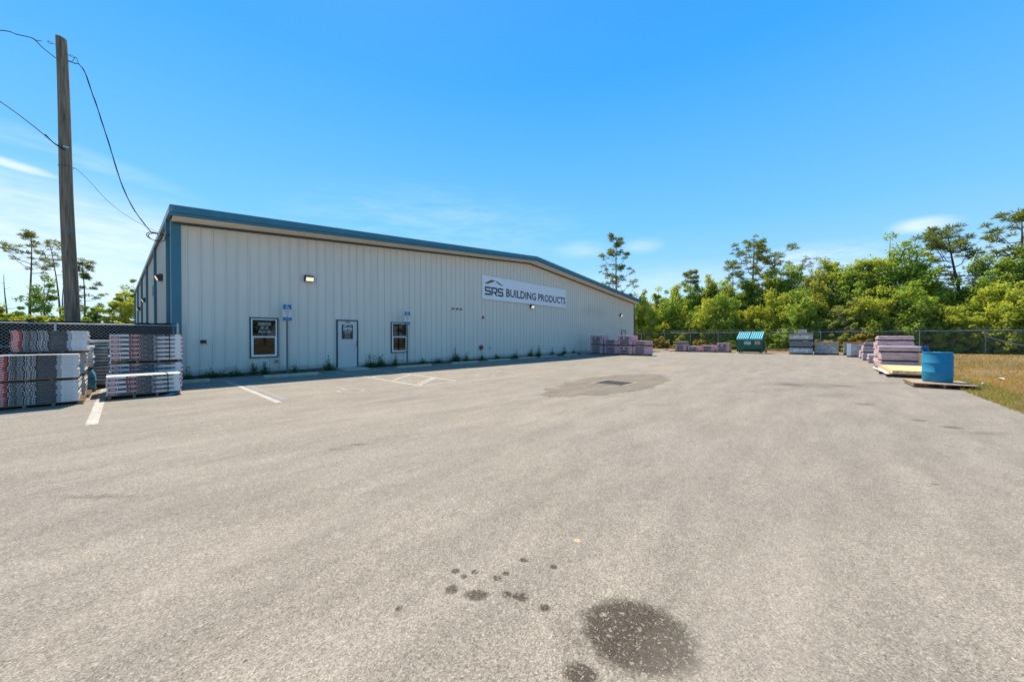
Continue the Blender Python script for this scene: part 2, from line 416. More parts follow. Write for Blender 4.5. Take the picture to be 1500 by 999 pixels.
struct(b.build('ground', M_ground))
lot = wavy(-40, -18.45, 37.5, -18.5, .22, .05, 3) + wavy(37.5, -18.5, 38.3, 0.5, .4, .10, 4) + [(38.3, .5), (37, 2.5), (-40, 2.5)]
# keep the lot off the warehouse footprint: the slab edge stops at the wall line
lot = wavy(-40, -18.45, 37.5, -18.5, .22, .05, 3) + wavy(37.5, -18.5, 38.3, 1.5, .4, .10, 4) + [(38.3, 8), (36.7, 8), (36.7, 0), (-.02, 0), (-40, 0)]
sheet('parking_lot', lot, 0.0, M_asph)
soil = [(-.1, -.02), (-.1, -.50)] + [(x, y - .0) for x, y in wavy(.0, -.52, 36.6, -.50, .35, .07, 9)] + [(36.6, -.02)]
sheet('soil', [p for p in soil], .004, M_soil)
def patch_pts():
    base = [(5.45, -10.75), (6.1, -10.5), (6.3, -10.2), (6.76, -10.41), (7.7, -10.0), (8.78, -9.84), (9.8, -9.9), (10.69, -10.1), (11.5, -10.6), (12.16, -11.03), (11.9, -11.46),
            (10.9, -11.9), (9.89, -12.14), (8.7, -12.25), (7.63, -12.13), (6.6, -11.8), (5.76, -11.46), (5.35, -11.0)]
    out = []; rr = random.Random(2)
    for i, (x, y) in enumerate(base):
        x2, y2 = base[(i + 1) % len(base)]
        for k in range(5):
            f = k / 5; out.append((x + (x2 - x) * f + rr.uniform(-.10, .10), y + (y2 - y) * f + rr.uniform(-.13, .13)))
    return out[::-1]
sheet('asphalt_patch', patch_pts(), .004, M_patch)

# painted markings (sheets 4 mm above the lot)
def marking(name, quads, mat, z=.004):
    b = MB()
    for q in quads: b.add([(x, y, z) for x, y in q], [tuple(range(len(q)))])
    return struct(b.build(name, mat))
def stripe(x0, y0, x1, y1, wd):
    dx, dy = x1 - x0, y1 - y0; L = math.hypot(dx, dy); nx, ny = -dy / L * wd / 2, dx / L * wd / 2
    return [(x0 + nx, y0 + ny), (x0 - nx, y0 - ny), (x1 - nx, y1 - ny), (x1 + nx, y1 + ny)]
marking('parking_line', [stripe(1.06, -1.75, 1.02, -7.3, .11)], M_white_paint)
marking('parking_line', [stripe(1.25, -1.75, 1.21, -7.0, .12)], M_blue_paint)
marking('parking_line', [stripe(-1.44, -1.6, -1.50, -7.3, .13)], M_white_paint)
marking('parking_line', [stripe(9.13, -2.2, 9.13, -7.3, .10)], M_faded_paint)
for i, x in enumerate((11.9, 14.6, 17.3, 20.0)):
    marking('parking_line', [stripe(x, -2.2, x, -7.2, .10)], M_faded_paint)
hat = [stripe(4.55, -1.3, 4.45, -7.26, .10), stripe(6.10, -1.3, 5.85, -7.15, .10)]
for y in (-1.7, -3.05, -4.4, -5.75):
    hat.append(stripe(4.60, y - 1.15, 6.0, y, .09))
hat.append(stripe(4.45, -7.22, 5.92, -5.95, .09)); hat.append(stripe(4.6, -7.28, 5.80, -7.2, .08))
for i, q in enumerate(hat): marking('hatch_line', [q], M_white_paint, .004 + .001 * (i > 1))
def isa(cx, cy, s, name):
    """wheelchair symbol painted on the bay, its foot towards the lot"""
    qs = []
    def P(a, b): return (cx + a * s, cy + b * s)
    n = 18
    for i in range(13):
        a0 = R(120 + i * 18); a1 = R(120 + (i + 1) * 18)
        qs.append([P(-.05 + .30 * math.cos(a0), -.22 + .30 * math.sin(a0)), P(-.05 + .40 * math.cos(a0), -.22 + .40 * math.sin(a0)),
                   P(-.05 + .40 * math.cos(a1), -.22 + .40 * math.sin(a1)), P(-.05 + .30 * math.cos(a1), -.22 + .30 * math.sin(a1))])
    qs.append([P(-.05 + .11 * math.cos(2 * math.pi * k / 12), .58 + .11 * math.sin(2 * math.pi * k / 12)) for k in range(12)])
    qs.append([P(-.13, .02), P(.01, .02), P(.01, .44), P(-.13, .44)])
    qs.append([P(.012, .20), P(.26, .20), P(.26, .28), P(.012, .28)])
    qs.append([P(.012, .02), P(.30, .02), P(.30, .12), P(.012, .12)])
    qs.append([P(.22, .018), P(.30, .018), P(.44, -.36), P(.35, -.38)])
    qs.append([P(.352, -.382), P(.44, -.362), P(.56, -.32), P(.54, -.40)])
    marking(name, qs, M_faded_paint)
isa(2.78, -6.55, .85, 'bay_symbol'); isa(7.55, -6.55, .85, 'bay_symbol')

b = MB(); b.add([(5.0, -.04, 0), (6.15, -.04, 0), (6.15, -.65, 0), (6.05, -1.25, 0), (5.05, -1.25, 0), (5.0, -.65, 0),
                 (5.0, -.04, .055), (6.15, -.04, .055), (6.15, -.65, .05), (6.05, -1.25, .012), (5.05, -1.25, .012), (5.0, -.65, .05)],
                [(6, 7, 8, 11), (11, 8, 9, 10), (0, 6, 11, 5), (5, 11, 10, 4), (4, 10, 9, 3), (3, 9, 8, 2), (2, 8, 7, 1)])
struct(b.build('door_stoop', M_conc))

# ------------------------------------------------------------------ warehouse
W = 36.6; DEP = 30.6; EV = 5.12; PEAK = 6.66; MID = 18.3
def top(x): return EV + (PEAK - EV) * (1 - abs(x - MID) / MID)
ware = thing('warehouse', 'long pale ribbed metal warehouse with blue trim and low gable roof', 'building')
def rib_profile(L, start=0.0, pitch=.3335):
    pts = [0.0]; out = [(0.0, 0.0)]; x = pitch - start
    while x < L - .05:
        out += [(x - .020, 0), (x - .016, .032), (x + .014, .032), (x + .036, 0)]; x += pitch
    out.append((L, 0)); return out
b = MB(); pr = rib_profile(W - .2 + .2, .0)
vs = []; 
pr2 = []
for (x, d) in pr:
    if pr2 and pr2[-1][0] < MID < x: pr2.append((MID, 0))
    pr2.append((x, d))
for x, d in pr2: vs += [(x, -d, .06), (x, -d, top(x))]
b.add(vs, [(2 * i, 2 * i + 2, 2 * i + 3, 2 * i + 1) for i in range(len(pr2) - 1)])
b.build('front_wall', M_panel, ware)
b = MB(); pr = rib_profile(DEP, .1); vs = []
for y, d in pr: vs += [(-d, y, .06), (-d, y, EV + .1)]
b.add(vs, [(2 * i + 2, 2 * i, 2 * i + 1, 2 * i + 3) for i in range(len(pr) - 1)])
b.build('side_wall', M_panel, ware)
b = MB(); vs = []
for y, d in pr: vs += [(W + d, y, .06), (W + d, y, EV + .1)]
b.add(vs, [(2 * i, 2 * i + 2, 2 * i + 3, 2 * i + 1) for i in range(len(pr) - 1)])
b.build('side_wall', M_panel, ware)
b = MB(); b.add([(0, DEP, .06), (W, DEP, .06), (W, DEP, EV), (MID, DEP, PEAK), (0, DEP, EV)], [(4, 3, 2, 1, 0)]); b.build('rear_wall', M_panel, ware)
b = MB(); b.box(.0, W, .02, DEP, -.3, .058); b.build('footing', M_conc, ware)
OV = .75; SL = (PEAK - EV) / MID
def rtop(x): return PEAK + .30 - abs(x - MID) * SL
# roof deck with standing ribs
b = MB()
for x0, x1 in ((-.04, MID), (MID, W + .04)):
    z0, z1 = rtop(x0), rtop(x1)
    b.add([(x0, -OV + .02, z0 - .10), (x1, -OV + .02, z1 - .10), (x1, DEP + .3, z1 - .10), (x0, DEP + .3, z0 - .10),
           (x0, -OV + .02, z0), (x1, -OV + .02, z1), (x1, DEP + .3, z1), (x0, DEP + .3, z0)],
          [(3, 2, 1, 0), (4, 5, 6, 7), (0, 1, 5, 4), (2, 3, 7, 6), (1, 2, 6, 5), (3, 0, 4, 7)])
b.build('roof', M_roof, ware)
# gable fascia: a folded blue profile that follows the slope (outer band, lip, return)
b = MB()
def band(y0, y1, ztop, zbot, mat=0):
    for x0, x1 in ((-.11, MID), (MID, W + .11)):
        e0 = rtop(x0); e1 = rtop(x1)
        b.add([(x0, y0, e0 + zbot), (x1, y0, e1 + zbot), (x1, y1, e1 + zbot), (x0, y1, e0 + zbot),
               (x0, y0, e0 + ztop), (x1, y0, e1 + ztop), (x1, y1, e1 + ztop), (x0, y1, e0 + ztop)],
              [(3, 2, 1, 0), (4, 5, 6, 7), (0, 1, 5, 4), (2, 3, 7, 6), (1, 2, 6, 5), (3, 0, 4, 7)], mat)
band(-OV, -OV + .05, .035, -.185)
band(-OV + .004, -OV + .16, .0365, .008)
band(-OV + .035, -OV + .09, -.188, -.285)
b.build('fascia', M_blue, ware)
b = MB()
for x0, x1 in ((-.02, MID), (MID, W + .02)):
    zb = -.30
    e0 = rtop(x0) + zb; e1 = rtop(x1) + zb
    b.add([(x0, -OV + .09, e0 + .02), (x1, -OV + .09, e1 + .02), (x1, -.01, e1 - .02), (x0, -.01, e0 - .02),
           (x0, -OV + .09, e0 + .06), (x1, -OV + .09, e1 + .06), (x1, -.01, e1 + .03), (x0, -.01, e0 + .03)],
          [(3, 2, 1, 0), (4, 5, 6, 7), (0, 1, 5, 4), (2, 3, 7, 6), (1, 2, 6, 5), (3, 0, 4, 7)])
b.build('soffit', M_soffit, ware)
b = MB()
for x0, x1 in ((.02, MID), (MID, W)):
    e0, e1 = top(x0), top(x1)
    b.add([(x0, -.055, e0 - .10), (x1, -.055, e1 - .10), (x1, -.001, e1 - .10), (x0, -.001, e0 - .10),
           (x0, -.055, e0 + .03), (x1, -.055, e1 + .03), (x1, -.001, e1 + .03), (x0, -.001, e0 + .03)],
          [(3, 2, 1, 0), (4, 5, 6, 7), (0, 1, 5, 4), (2, 3, 7, 6), (1, 2, 6, 5), (3, 0, 4, 7)])
b.build('frieze_trim', M_bluedark, ware)
b = MB(); b.box(-.035, .20, -.04, -.002, .05, EV + .0); b.box(-.04, -.002, -.0405, .20, .05, EV + .06); b.build('corner_trim', M_blue, ware, bevel=.004)
b = MB(); b.box(W - .12, W + .035, -.04, -.002, .05, EV - .02); b.box(W + .002, W + .04, -.0405, .15, .05, EV); b.build('corner_trim', M_bluedark, ware, bevel=.004)
b = MB(); b.box(.2, W - .12, -.035, -.002, .05, .085); b.build('base_trim', M_bluedark, ware)
gz = rtop(-.04); M_gutter = surf('gutter_paint', (.12, .20, .25), .35, .12, 3)
for xa, sgn in ((-.042, -1), (W + .042, 1)):
    x0, x1 = sorted((xa, xa + sgn * .085))
    b = MB(); b.box(x0, x1, -OV - .002, DEP + .3, gz - .19, gz - .005); b.build('gutter', M_gutter, ware, bevel=.012)
for y in (.55, 6.1, 12.1, 17.9, 23.8, 29.9):
    b = MB(); b.box(-.125, -.035, y - .07, y + .07, .10, gz - .192)
    b.build('downspout', M_blue, ware, bevel=.012)
# windows: blue surround, white vinyl frame, two dark panes
def window(x0, x1, z0, z1, letters=None):
    b = MB(); s = .045
    for a in ((x0, x1, z1 - s, z1), (x0, x1, z0, z0 + s), (x0, x0 + s, z0 + s, z1 - s), (x1 - s, x1, z0 + s, z1 - s)):
        b.box(a[0], a[1], -.055, -.004, a[2], a[3])
    wdw = b.build('window', M_bluedark, ware, bevel=.004)
    f = MB(); i = .046; x0 += i; x1 -= i; z0 += i; z1 -= i; q = .042; zm = (z0 + z1) / 2 + .03
    for a in ((x0, x1, z1 - q, z1), (x0, x1, z0, z0 + q), (x0, x0 + q, z0 + q, z1 - q), (x1 - q, x1, z0 + q, z1 - q), (x0 + q, x1 - q, zm - .025, zm + .025),
              (x0 + q, x0 + q + .03, z0 + q, zm - .025), (x1 - q - .03, x1 - q, z0 + q, zm - .025), (x0 + q + .03, x1 - q - .03, z0 + q, z0 + q + .03)):
        f.box(a[0], a[1], -.047, -.006, a[2], a[3])
    f.build('frame', M_white, wdw, bevel=.003)
    g = MB(); g.box(x0 + q + .001, x1 - q - .001, -.0395, -.036, zm + .026, z1 - q - .001); g.box(x0 + q + .031, x1 - q - .031, -.0430, -.0395, z0 + q + .031, zm - .026)
    g.build('pane', M_glass, wdw)
    if letters:
        for body, xc, zc, wd, ht in letters:
            l = MB(); l.text(body, lambda a, bb, xc=xc, zc=zc, wd=wd, ht=ht: (xc - wd / 2 + a, -.0412, zc - ht / 2 + bb), width=wd, height=ht, bold=.015)
            l.build('lettering', M_letter, wdw)
window(2.02, 2.93, .605, 2.11, [('WAREHOUSE', 2.48, 1.885, .40, .052), ('ROOFING AND SUPPLY', 2.485, 1.82, .44, .022), ('MON  -  FRI', 2.48, 1.765, .24, .028),
                            ('7:00 - 5:00', 2.48, 1.72, .24, .028), ('CLOSED SAT & SUN', 2.48, 1.672, .32, .022), ('850-265-7380', 2.485, 1.58, .39, .048)])
window(7.64, 8.55, .62, 2.12)
# entrance door
def polyprism(mb, pts, y0, y1, mat):
    mb.prism(pts, lambda a, c, yy: (a, yy, c), y0, y1, mat)
fr = MB()
for a in ((5.09, 5.145, .056, 2.14), (5.975, 6.03, .056, 2.14), (5.145, 5.975, 2.085, 2.14)): fr.box(a[0], a[1], -.06, -.004, a[2], a[3])
door = fr.build('door_frame', M_bluedark, ware, bevel=.004)
lf = MB(); lf.box(5.148, 5.972, -.045, -.006, .06, 2.082); leaf = lf.build('door_leaf', M_door, door, bevel=.003)
h = MB(); h.tube([(5.915, -.045, .985), (5.915, -.085, .985)], .022, 12); h.tube([(5.915, -.082, .985), (5.80, -.088, .982)], .011, 8)
h.box(5.885, 5.945, -.049, -.0455, .93, 1.04); h.build('handle', M_steel, door)
h = MB(); h.tube([(5.915, -.0455, 1.17), (5.915, -.062, 1.17)], .026, 12); h.build('deadbolt', M_steel, door)
h = MB(); h.box(5.955, 5.971, -.062, -.046, .98, 1.22); h.build('latch_guard', M_black, door)
def SRSlogo(mb, x0, z0, wd, ht, y, ink, roofL, roofR):
    """three wide letters under a split roof; x0,z0 lower left; ht = letter height"""
    lw = wd / 3.14; st = ht * .20
    def put(poly, m): mb.prism(poly, lambda a, c, yy: (x0 + a, yy, z0 + c), y, y - .004, m)
    def S(o):
        k = st * .55
        put([(o + .0, st), (o + .0, 0), (o + lw - k, 0), (o + lw, k), (o + lw, ht * .6 - k), (o + lw - k, ht * .6), (o + st, ht * .6), (o + st, ht - st), (o + lw, ht - st), (o + lw, ht),
             (o + k, ht), (o, ht - k), (o, ht * .4 + k), (o + k, ht * .4), (o + lw - st, ht * .4), (o + lw - st, st)][::-1], m=ink)
    def Rr(o):
        k = st * .55
        put([(o, 0), (o + st, 0), (o + st, ht - st), (o + lw - st, ht - st), (o + lw - st, ht * .5), (o + st * 1.0, ht * .5), (o + st, ht * .5 - st * .9), (o + lw * .52, ht * .5 - st * .9), (o + lw - st * 1.1, 0),
             (o + lw, 0), (o + lw * .80, ht * .33), (o + lw, ht * .42), (o + lw, ht - k), (o + lw - k, ht), (o, ht)], m=ink)
    S(0); Rr(lw * 1.07); S(lw * 2.14)
    if roofL is not None:
        c = lambda f, g: (f * wd, g * ht)
        put([c(-.03, 1.32), c(.36, 1.86), c(.57, 1.80), c(.13, 1.30)][::-1], roofL)
        put([c(.56, 1.70), c(.64, 1.78), c(1.02, 1.34), c(.86, 1.36)][::-1], roofR)
sp = MB(); sp.box(5.31, 5.79, -.050, -.0455, 1.30, 1.925, 0)
SRSlogo(sp, 5.365, 1.695, .385, .125, -.0505, 1, 1, 1)
sp.box(5.365, 5.755, -.0525, -.0505, 1.637, 1.652, 1)
for body, zc, wd, ht in (('WELCOME', 1.595, .26, .045), ('BUILDING PRODUCTS', 1.52, .34, .022), ('OPEN 7-5', 1.43, .22, .045), ('MON - FRI', 1.355, .26, .022)):
    sp.text(body, lambda a, c, wd=wd, ht=ht, zc=zc: (5.555 - wd / 2 + a, -.0515, zc - ht / 2 + c), width=wd, height=ht, mat=1, bold=.015)
sp.build('door_sign', [M_black, M_letter], door)
nb = MB(); nb.text('900', lambda a, c: (5.46 + a, -.0465, 1.985 + c), width=.20, height=.085, mat=0, bold=.02); nb.build('door_number', M_navy, door)
# second door at the far end of the front
fr = MB()
for a in ((33.30, 33.37, .056, 2.15), (34.27, 34.34, .056, 2.15), (33.37, 34.27, 2.08, 2.15)): fr.box(a[0], a[1], -.06, -.004, a[2], a[3])
d2 = fr.build('door_frame', M_bluedark, ware); lf = MB(); lf.box(33.372, 34.268, -.04, -.006, .06, 2.078); lf.build('door_leaf', M_door, d2)
v = MB(); v.box(-.05, -.004, 8.0, 8.5, 3.35, 3.85); v.box(-.06, -.05, 8.05, 8.45, 3.4, 3.8); v.build('wall_vent', M_dullsteel, ware)

# sign board on the wall
sg = MB(); sx0, sx1, sz0, sz1 = 13.67, 22.92, 3.74, 5.195
sg.box(sx0, sx1, -.085, -.03, sz0, sz1, 0)
SRSlogo(sg, 13.88, 4.0, 1.66, .53, -.0855, 1, 2, 1)
sg.text('BUILDING', lambda a, c: (15.82 + a, -.088, 4.035 + c), width=3.17, height=.535, mat=3, bold=.024)
sg.text('PRODUCTS', lambda a, c: (19.25 + a, -.088, 4.035 + c), width=3.59, height=.535, mat=3, bold=.024)
tag(sg.build('sign_board', [M_sign, M_navy, M_maroon, M_textgrey]), 'long white company sign board high on the warehouse front', 'sign')

# wall lamps
def wall_lamp(loc, rz, label):
    o = thing('wall_lamp', label, 'lamp', loc, rz, 'wall lamps on the warehouse')
    b = MB(); w2 = .165
    pts = [(-.004, .13), (-.10, .13), (-.20, .05), (-.12, -.12), (-.004, -.13)]
    b.prism(pts, lambda a, c, x: (x, a, c), -w2, w2); b.build('housing', M_bronze, o, bevel=.012)
    l = MB(); l.add([(-w2 + .025, -.202, .036), (w2 - .025, -.202, .036), (w2 - .025, -.129, -.106), (-w2 + .025, -.129, -.106),
                     (-w2 + .025, -.213, .032), (w2 - .025, -.213, .032), (w2 - .025, -.140, -.112), (-w2 + .025, -.140, -.112)],
                    [(0, 3, 2, 1), (4, 5, 6, 7), (0, 1, 5, 4), (1, 2, 6, 5), (2, 3, 7, 6), (3, 0, 4, 7)])
    l.build('lens', M_lamp, o, bevel=.004); return o
wall_lamp((4.0, -.026, 3.75), 0, 'bronze wall lamp above the window and entrance door')
wall_lamp((18.5, -.026, 3.58), 0, 'wall lamp just under the long white sign board')
wall_lamp((33.05, -.026, 3.65), 0, 'small wall lamp near the far end of the warehouse front')
wall_lamp((-.026, 3.3, 3.66), R(-90), 'wall lamp on the side wall nearest the blue corner trim')
wall_lamp((-.026, 13.9, 3.55), R(-90), 'wall lamp midway along the side wall between downspouts')
wall_lamp((-.026, 21.3, 3.45), R(-90), 'smallest wall lamp far along the warehouse side wall')
# small fixtures
b = MB(); b.box(-.055, .055, -.09, -.026, -.07, .07); b.tube([(0, -.09, .0), (0, -.12, 0)], .035, 12)
tag(b.build('strobe', M_red, None, (13.76, 0, 2.6), bevel=.008), 'small red alarm strobe on the wall under the sign board', 'alarm')
b = MB(); b.tube([(0, -.026, 0), (0, -.06, 0)], .06, 16); b.tube([(0, -.055, 0), (0, -.075, 0), (0, -.11, 0), (0, -.125, 0)], [.15, .155, .13, .05], 24)
tag(b.build('alarm_bell', M_red, None, (13.6, 0, .77), smooth=True), 'round red alarm bell low on the warehouse wall', 'bell')
b = MB(); b.tube([(0, -.02, 0), (0, -.10, 0), (0, -.14, -.05)], .018, 8); b.tube([(0, -.10, .02), (0, -.10, .06)], .03, 10); b.box(-.05, .05, -.03, -.026, -.06, .06)
tag(b.build('hose_tap', M_steel, None, (14.35, 0, .73)), 'small hose tap on the wall beside the red bell', 'tap')
for x, nm in ((11.42, 'first'), (11.73, 'middle'), (12.02, 'last')):
    b = MB(); b.box(-.085, .085, -.06, -.026, -.05, .05); b.add([(-.10, -.026, .05), (.10, -.026, .05), (.10, -.10, .02), (-.10, -.10, .02)], [(0, 1, 2, 3)])
    b.box(-.07, .07, -.062, -.061, -.04, .03, 1)
    tag(b.build('wall_vent', [M_steel, M_pit], None, (x, 0, 3.0)), {'first': 'small hooded wall vent, nearest the door of the three in a row', 'middle': 'small hooded wall vent, middle of the three in a row', 'last': 'small hooded wall vent, nearest the sign of the three in a row'}[nm], 'vent', 'row of wall vents')
b = MB(); b.box(-.07, .07, -.085, -.026, -.07, .07, 0); b.box(-.05, .05, -.092, -.0855, -.05, .05, 1)
tag(b.build('outlet_box', [M_steel, M_dullsteel], None, (2.86, 0, .46), bevel=.006), 'grey weatherproof outlet box under the lettered window', 'outlet')
b = MB(); b.box(-.05, .05, -.10, -.026, -.045, .06, 0); b.box(-.075, .075, -.14, -.10, -.05, .05, 0); b.tube([(0, -.14, .0), (0, -.165, -.005)], .03, 10, 0); b.box(.085, .10, -.03, -.026, -.08, .08, 0)
tag(b.build('key_box', M_black, None, (.72, 0, 1.22), bevel=.006), 'small black lock box on the wall near the blue corner', 'lock box')

# accessible parking signs
def parking_sign(loc, label):
    o = thing('parking_sign', label, 'sign', loc, 0, 'accessible parking signs')
    p = MB(); p.box(-.028, .028, .0, .035, -.0, 2.62); p.box(-.028, -.020, -.012, .0, 0, 2.60); p.box(.020, .028, -.012, 0, 0, 2.60); p.build('post', M_dullsteel, o)
    a = MB(); a.box(-.15, .15, -.022, -.014, 2.15, 2.62, 0); a.box(-.142, .142, -.0245, -.0225, 2.425, 2.612, 1); 
    # wheelchair figure
    def Q(pts): a.prism(pts, lambda x, z, y: (x, y, z), -.0252, -.0262, 0)
    cx, cz, s = -.005, 2.505, .15
    for i in range(13):
        a0 = R(115 + i * 19); a1 = R(115 + (i + 1) * 19)
        Q([(cx + .25 * s * math.cos(a0), cz + .25 * s * math.sin(a0) - .012), (cx + .35 * s * math.cos(a0), cz + .35 * s * math.sin(a0) - .012),
           (cx + .35 * s * math.cos(a1), cz + .35 * s * math.sin(a1) - .012), (cx + .25 * s * math.cos(a1), cz + .25 * s * math.sin(a1) - .012)])
    Q([(cx - .01 + .016 * math.cos(k * math.pi / 5), cz + .088 + .016 * math.sin(k * math.pi / 5)) for k in range(10)])
    Q([(cx - .022, cz), (cx, cz), (cx, cz + .066), (cx - .022, cz + .066)]); Q([(cx + .001, cz), (cx + .05, cz), (cx + .05, cz + .02), (cx + .001, cz + .02)])
    Q([(cx + .04, cz - .001), (cx + .058, cz - .001), (cx + .09, cz - .07), (cx + .07, cz - .074)])
    for k, (body, wd) in enumerate((('PARKING BY', .20), ('DISABLED', .17), ('PERMIT', .13), ('ONLY', .09))):
        zc = 2.375 - k * .056
        a.text(body, lambda x, c, wd=wd, zc=zc: (-wd / 2 + x, -.0235, zc - .014 + c), width=wd, height=.030, mat=2, bold=.01)
    a.build('permit_panel', [M_signwhite, M_bluesign, M_signink], o, bevel=.0)
    f = MB(); f.box(-.15, .15, -.022, -.014, 2.0, 2.125, 0)
    f.text('$250 FINE', lambda x, c: (-.06 + x, -.0235, 2.078 + c), width=.12, height=.024, mat=1, bold=0)
    f.text('F.S. 318.18', lambda x, c: (-.10 + x, -.0235, 2.022 + c), width=.20, height=.024, mat=1, bold=0)
    f.build('fine_panel', [M_bluesign, M_letter], o)
    return o
parking_sign((3.12, -.43, .004), 'blue and white accessible parking sign beside the lettered window')
parking_sign((8.27, -.45, .004), 'accessible parking sign standing in front of the plain second window')

# wheel stops
stops = [(-.15, -1.62, 1.66), (2.88, -1.80, 1.68), (7.95, -1.58, 1.85), (11.1, -1.5, 1.8), (13.8, -1.38, 1.85), (16.8, -1.1, 1.85), (19.4, -.9, 1.85), (22.5, -.8, 1.85), (25.1, -.75, 1.7)]
lab = ['partly hidden behind the red and white bundles', 'under the first window and its parking sign', 'under the second window, right of the hatched bay',
       'first beyond the second window', 'below the red bell', 'next beyond the red bell', 'below the sign board\'s middle', 'below the far end of the sign board', 'nearest the pink pallets by the warehouse']
for (x, y, L), lb in zip(stops, lab):
    b = MB(); b.prism([(-.075, 0), (-.06, .09), (-.04, .105), (.04, .105), (.06, .09), (.075, 0)], lambda a, c, xx: (xx, a, c), -L / 2, L / 2)
    tag(b.build('wheel_stop', M_conc, None, (x, y, .001), R(random.uniform(-1.2, 1.2)), bevel=.012), 'concrete wheel stop ' + lb, 'wheel stop', 'wheel stops along the warehouse')

# drain grate
o = thing('drain_grate', 'square iron drain grate in the pale asphalt patch', 'drain', (8.65, -11.07, .004), R(0))
b = MB(); s = .46
for a in ((-s - .05, s + .05, s, s + .05), (-s - .05, s + .05, -s - .05, -s), (-s - .05, -s, -s, s), (s, s + .05, -s, s)): b.box(a[0], a[1], a[2], a[3], 0, .012)
b.build('collar', M_concpale, o)
b = MB(); b.add([(-s, -s, .001), (s, -s, .001), (s, s, .001), (-s, s, .001)], [(0, 1, 2, 3)]); b.build('pit', M_pit, o)
b = MB()
for k in range(7): b.box(-s + .01, s - .01, -s + .02 + k * .145, -s + .055 + k * .145, .002, .014)
for k in range(7): b.box(-s + .02 + k * .145, -s + .055 + k * .145, -s + .012, s - .012, .002, .0125)
b.build('bars', M_iron, o)

# ------------------------------------------------------------------ chain-link fences
def link_mesh(mb, P, L, z0, z1, step, wd):
    """woven wire: straight diagonal wires both ways; P(s, z, d) -> xyz"""
    H = z1 - z0; n = int((L + H) / step)
    for sgn in (0, 1):
        for i in range(n):
            s0 = i * step - H; a, za = s0, z0; c, zc = s0 + H, z1
            if a < 0: za += -a; a = 0
            if c > L: zc -= c - L; c = L
            if zc - za < .02: continue
            if sgn: za, zc = z0 + z1 - za, z0 + z1 - zc
            d = .004 if sgn else -.004; h = wd * .7
            mb.add([P(a - h, za, d), P(a + h, za, d), P(c + h, zc, d), P(c - h, zc, d),
                    P(a, za, d + wd), P(c, zc, d + wd)], [(0, 1, 2, 3), (0, 4, 5, 3), (1, 2, 5, 4)])
M_wire = surf('fence_wire', (.40, .41, .40), .45, .1, 10, metal=.5)
M_screen, tt, bb = newmat('privacy_screen'); bb.inputs['Specular IOR Level'].default_value = .08; bb.inputs['Roughness'].default_value = .9
tt.put(bb.inputs['Base Color'], tt.ramp(tt.noise(obj_coord(tt), 2.5, 4, .6), [(.3, (.005, .0055, .006)), (.75, (.013, .0135, .014))]))
fy = -.16
fe = thing('fence', 'chain link fence backed with black screen cloth beside the warehouse', 'fence')
L = 13.0
b = MB(); link_mesh(b, lambda s, z, d: (.02 - s, fy - .03 + d, z), L, .04, 1.72, .085, .004); b.build('wire_mesh', M_wire, fe)
b = MB(); b.tube([(.06, fy, 1.74), (-L, fy, 1.74)], .02, 8); b.build('top_rail', M_steel, fe)
b = MB(); b.tube([(.06, fy - .036, .12), (-L, fy - .036, .12)], .006, 6); b.tube([(.06, fy - .036, 1.12), (-3.0, fy - .036, 1.13), (-L, fy - .036, 1.12)], .012, 6); b.build('tension_wire', M_steel, fe)
for x in (.10, -2.33, -4.9, -7.4, -9.9, -12.5):
    b = MB(); r = .036 if x > 0 else .028; b.tube([(x, fy, .0), (x, fy, 1.80 if x > 0 else 1.74)], r, 12); b.tube([(x, fy, 1.80 if x > 0 else 1.74), (x, fy, 1.83 if x > 0 else 1.78)], [r * 1.15, r * .5], 12)
    if x > 0:
        for z in (.3, .9, 1.5): b.tube([(x, fy, z), (x, fy, z + .03)], r * 1.2, 12)
    b.build('post', M_steel, fe)
b = MB(); nx = 90; vs = []
for i in range(nx + 1):
    x = -.03 - i * (L - .05) / nx; sag = .012 * math.sin(i * 1.7) + .014 * math.sin(i * .6)
    vs += [(x, fy + .034 + .006 * math.sin(i * 1.1), .05), (x, fy + .026 + .006 * math.sin(i * 2.1), 1.80 + sag)]
b.add(vs, [(2 * i, 2 * i + 2, 2 * i + 3, 2 * i + 1) for i in range(nx)]); b.build('screen_cloth', M_screen, fe)
# far boundary fence with barbed-wire arms
fx = 47.0; Y0, Y1 = 12.0, -60.0
fe = thing('fence', 'long grey chain link fence with angled post arms in front of the trees', 'fence')
b = MB(); link_mesh(b, lambda s, z, d: (fx + d, Y0 - s, z), Y0 - Y1, .04, 1.95, .20, .0042); b.build('wire_mesh', M_wire, fe)
b = MB(); b.tube([(fx, Y0, 1.97), (fx, Y1, 1.97)], .028, 8); b.build('top_rail', M_steel, fe)
ys = [9.5, 6.4, 3.3, .2, -2.9, -6.0, -9.1, -12.2, -15.3, -18.4, -22.0, -25.64, -29.0, -32.2, -36, -40, -44, -48, -52, -56]
for y in ys:
    big = abs(y + 25.64) < .01; b = MB(); r = .055 if big else .032
    b.tube([(fx, y, 0), (fx, y, 2.0)], r, 10); b.tube([(fx, y, 2.0), (fx - .16, y + .16, 2.30)], .022, 6); b.build('post', M_dullsteel if big else M_steel, fe)
b = MB(); b.tube([(fx, -25.64, 1.45), (fx, -29.0, .12)], .03, 8); b.build('brace', M_steel, fe)
b = MB()
for k, (dx, dy, z) in enumerate(((-.05, .05, 2.09), (-.10, .10, 2.19), (-.155, .155, 2.29))): b.tube([(fx + dx, Y0, z), (fx + dx, Y1, z)], .003, 4)
b.build('barbed_wire', M_dullsteel, fe)

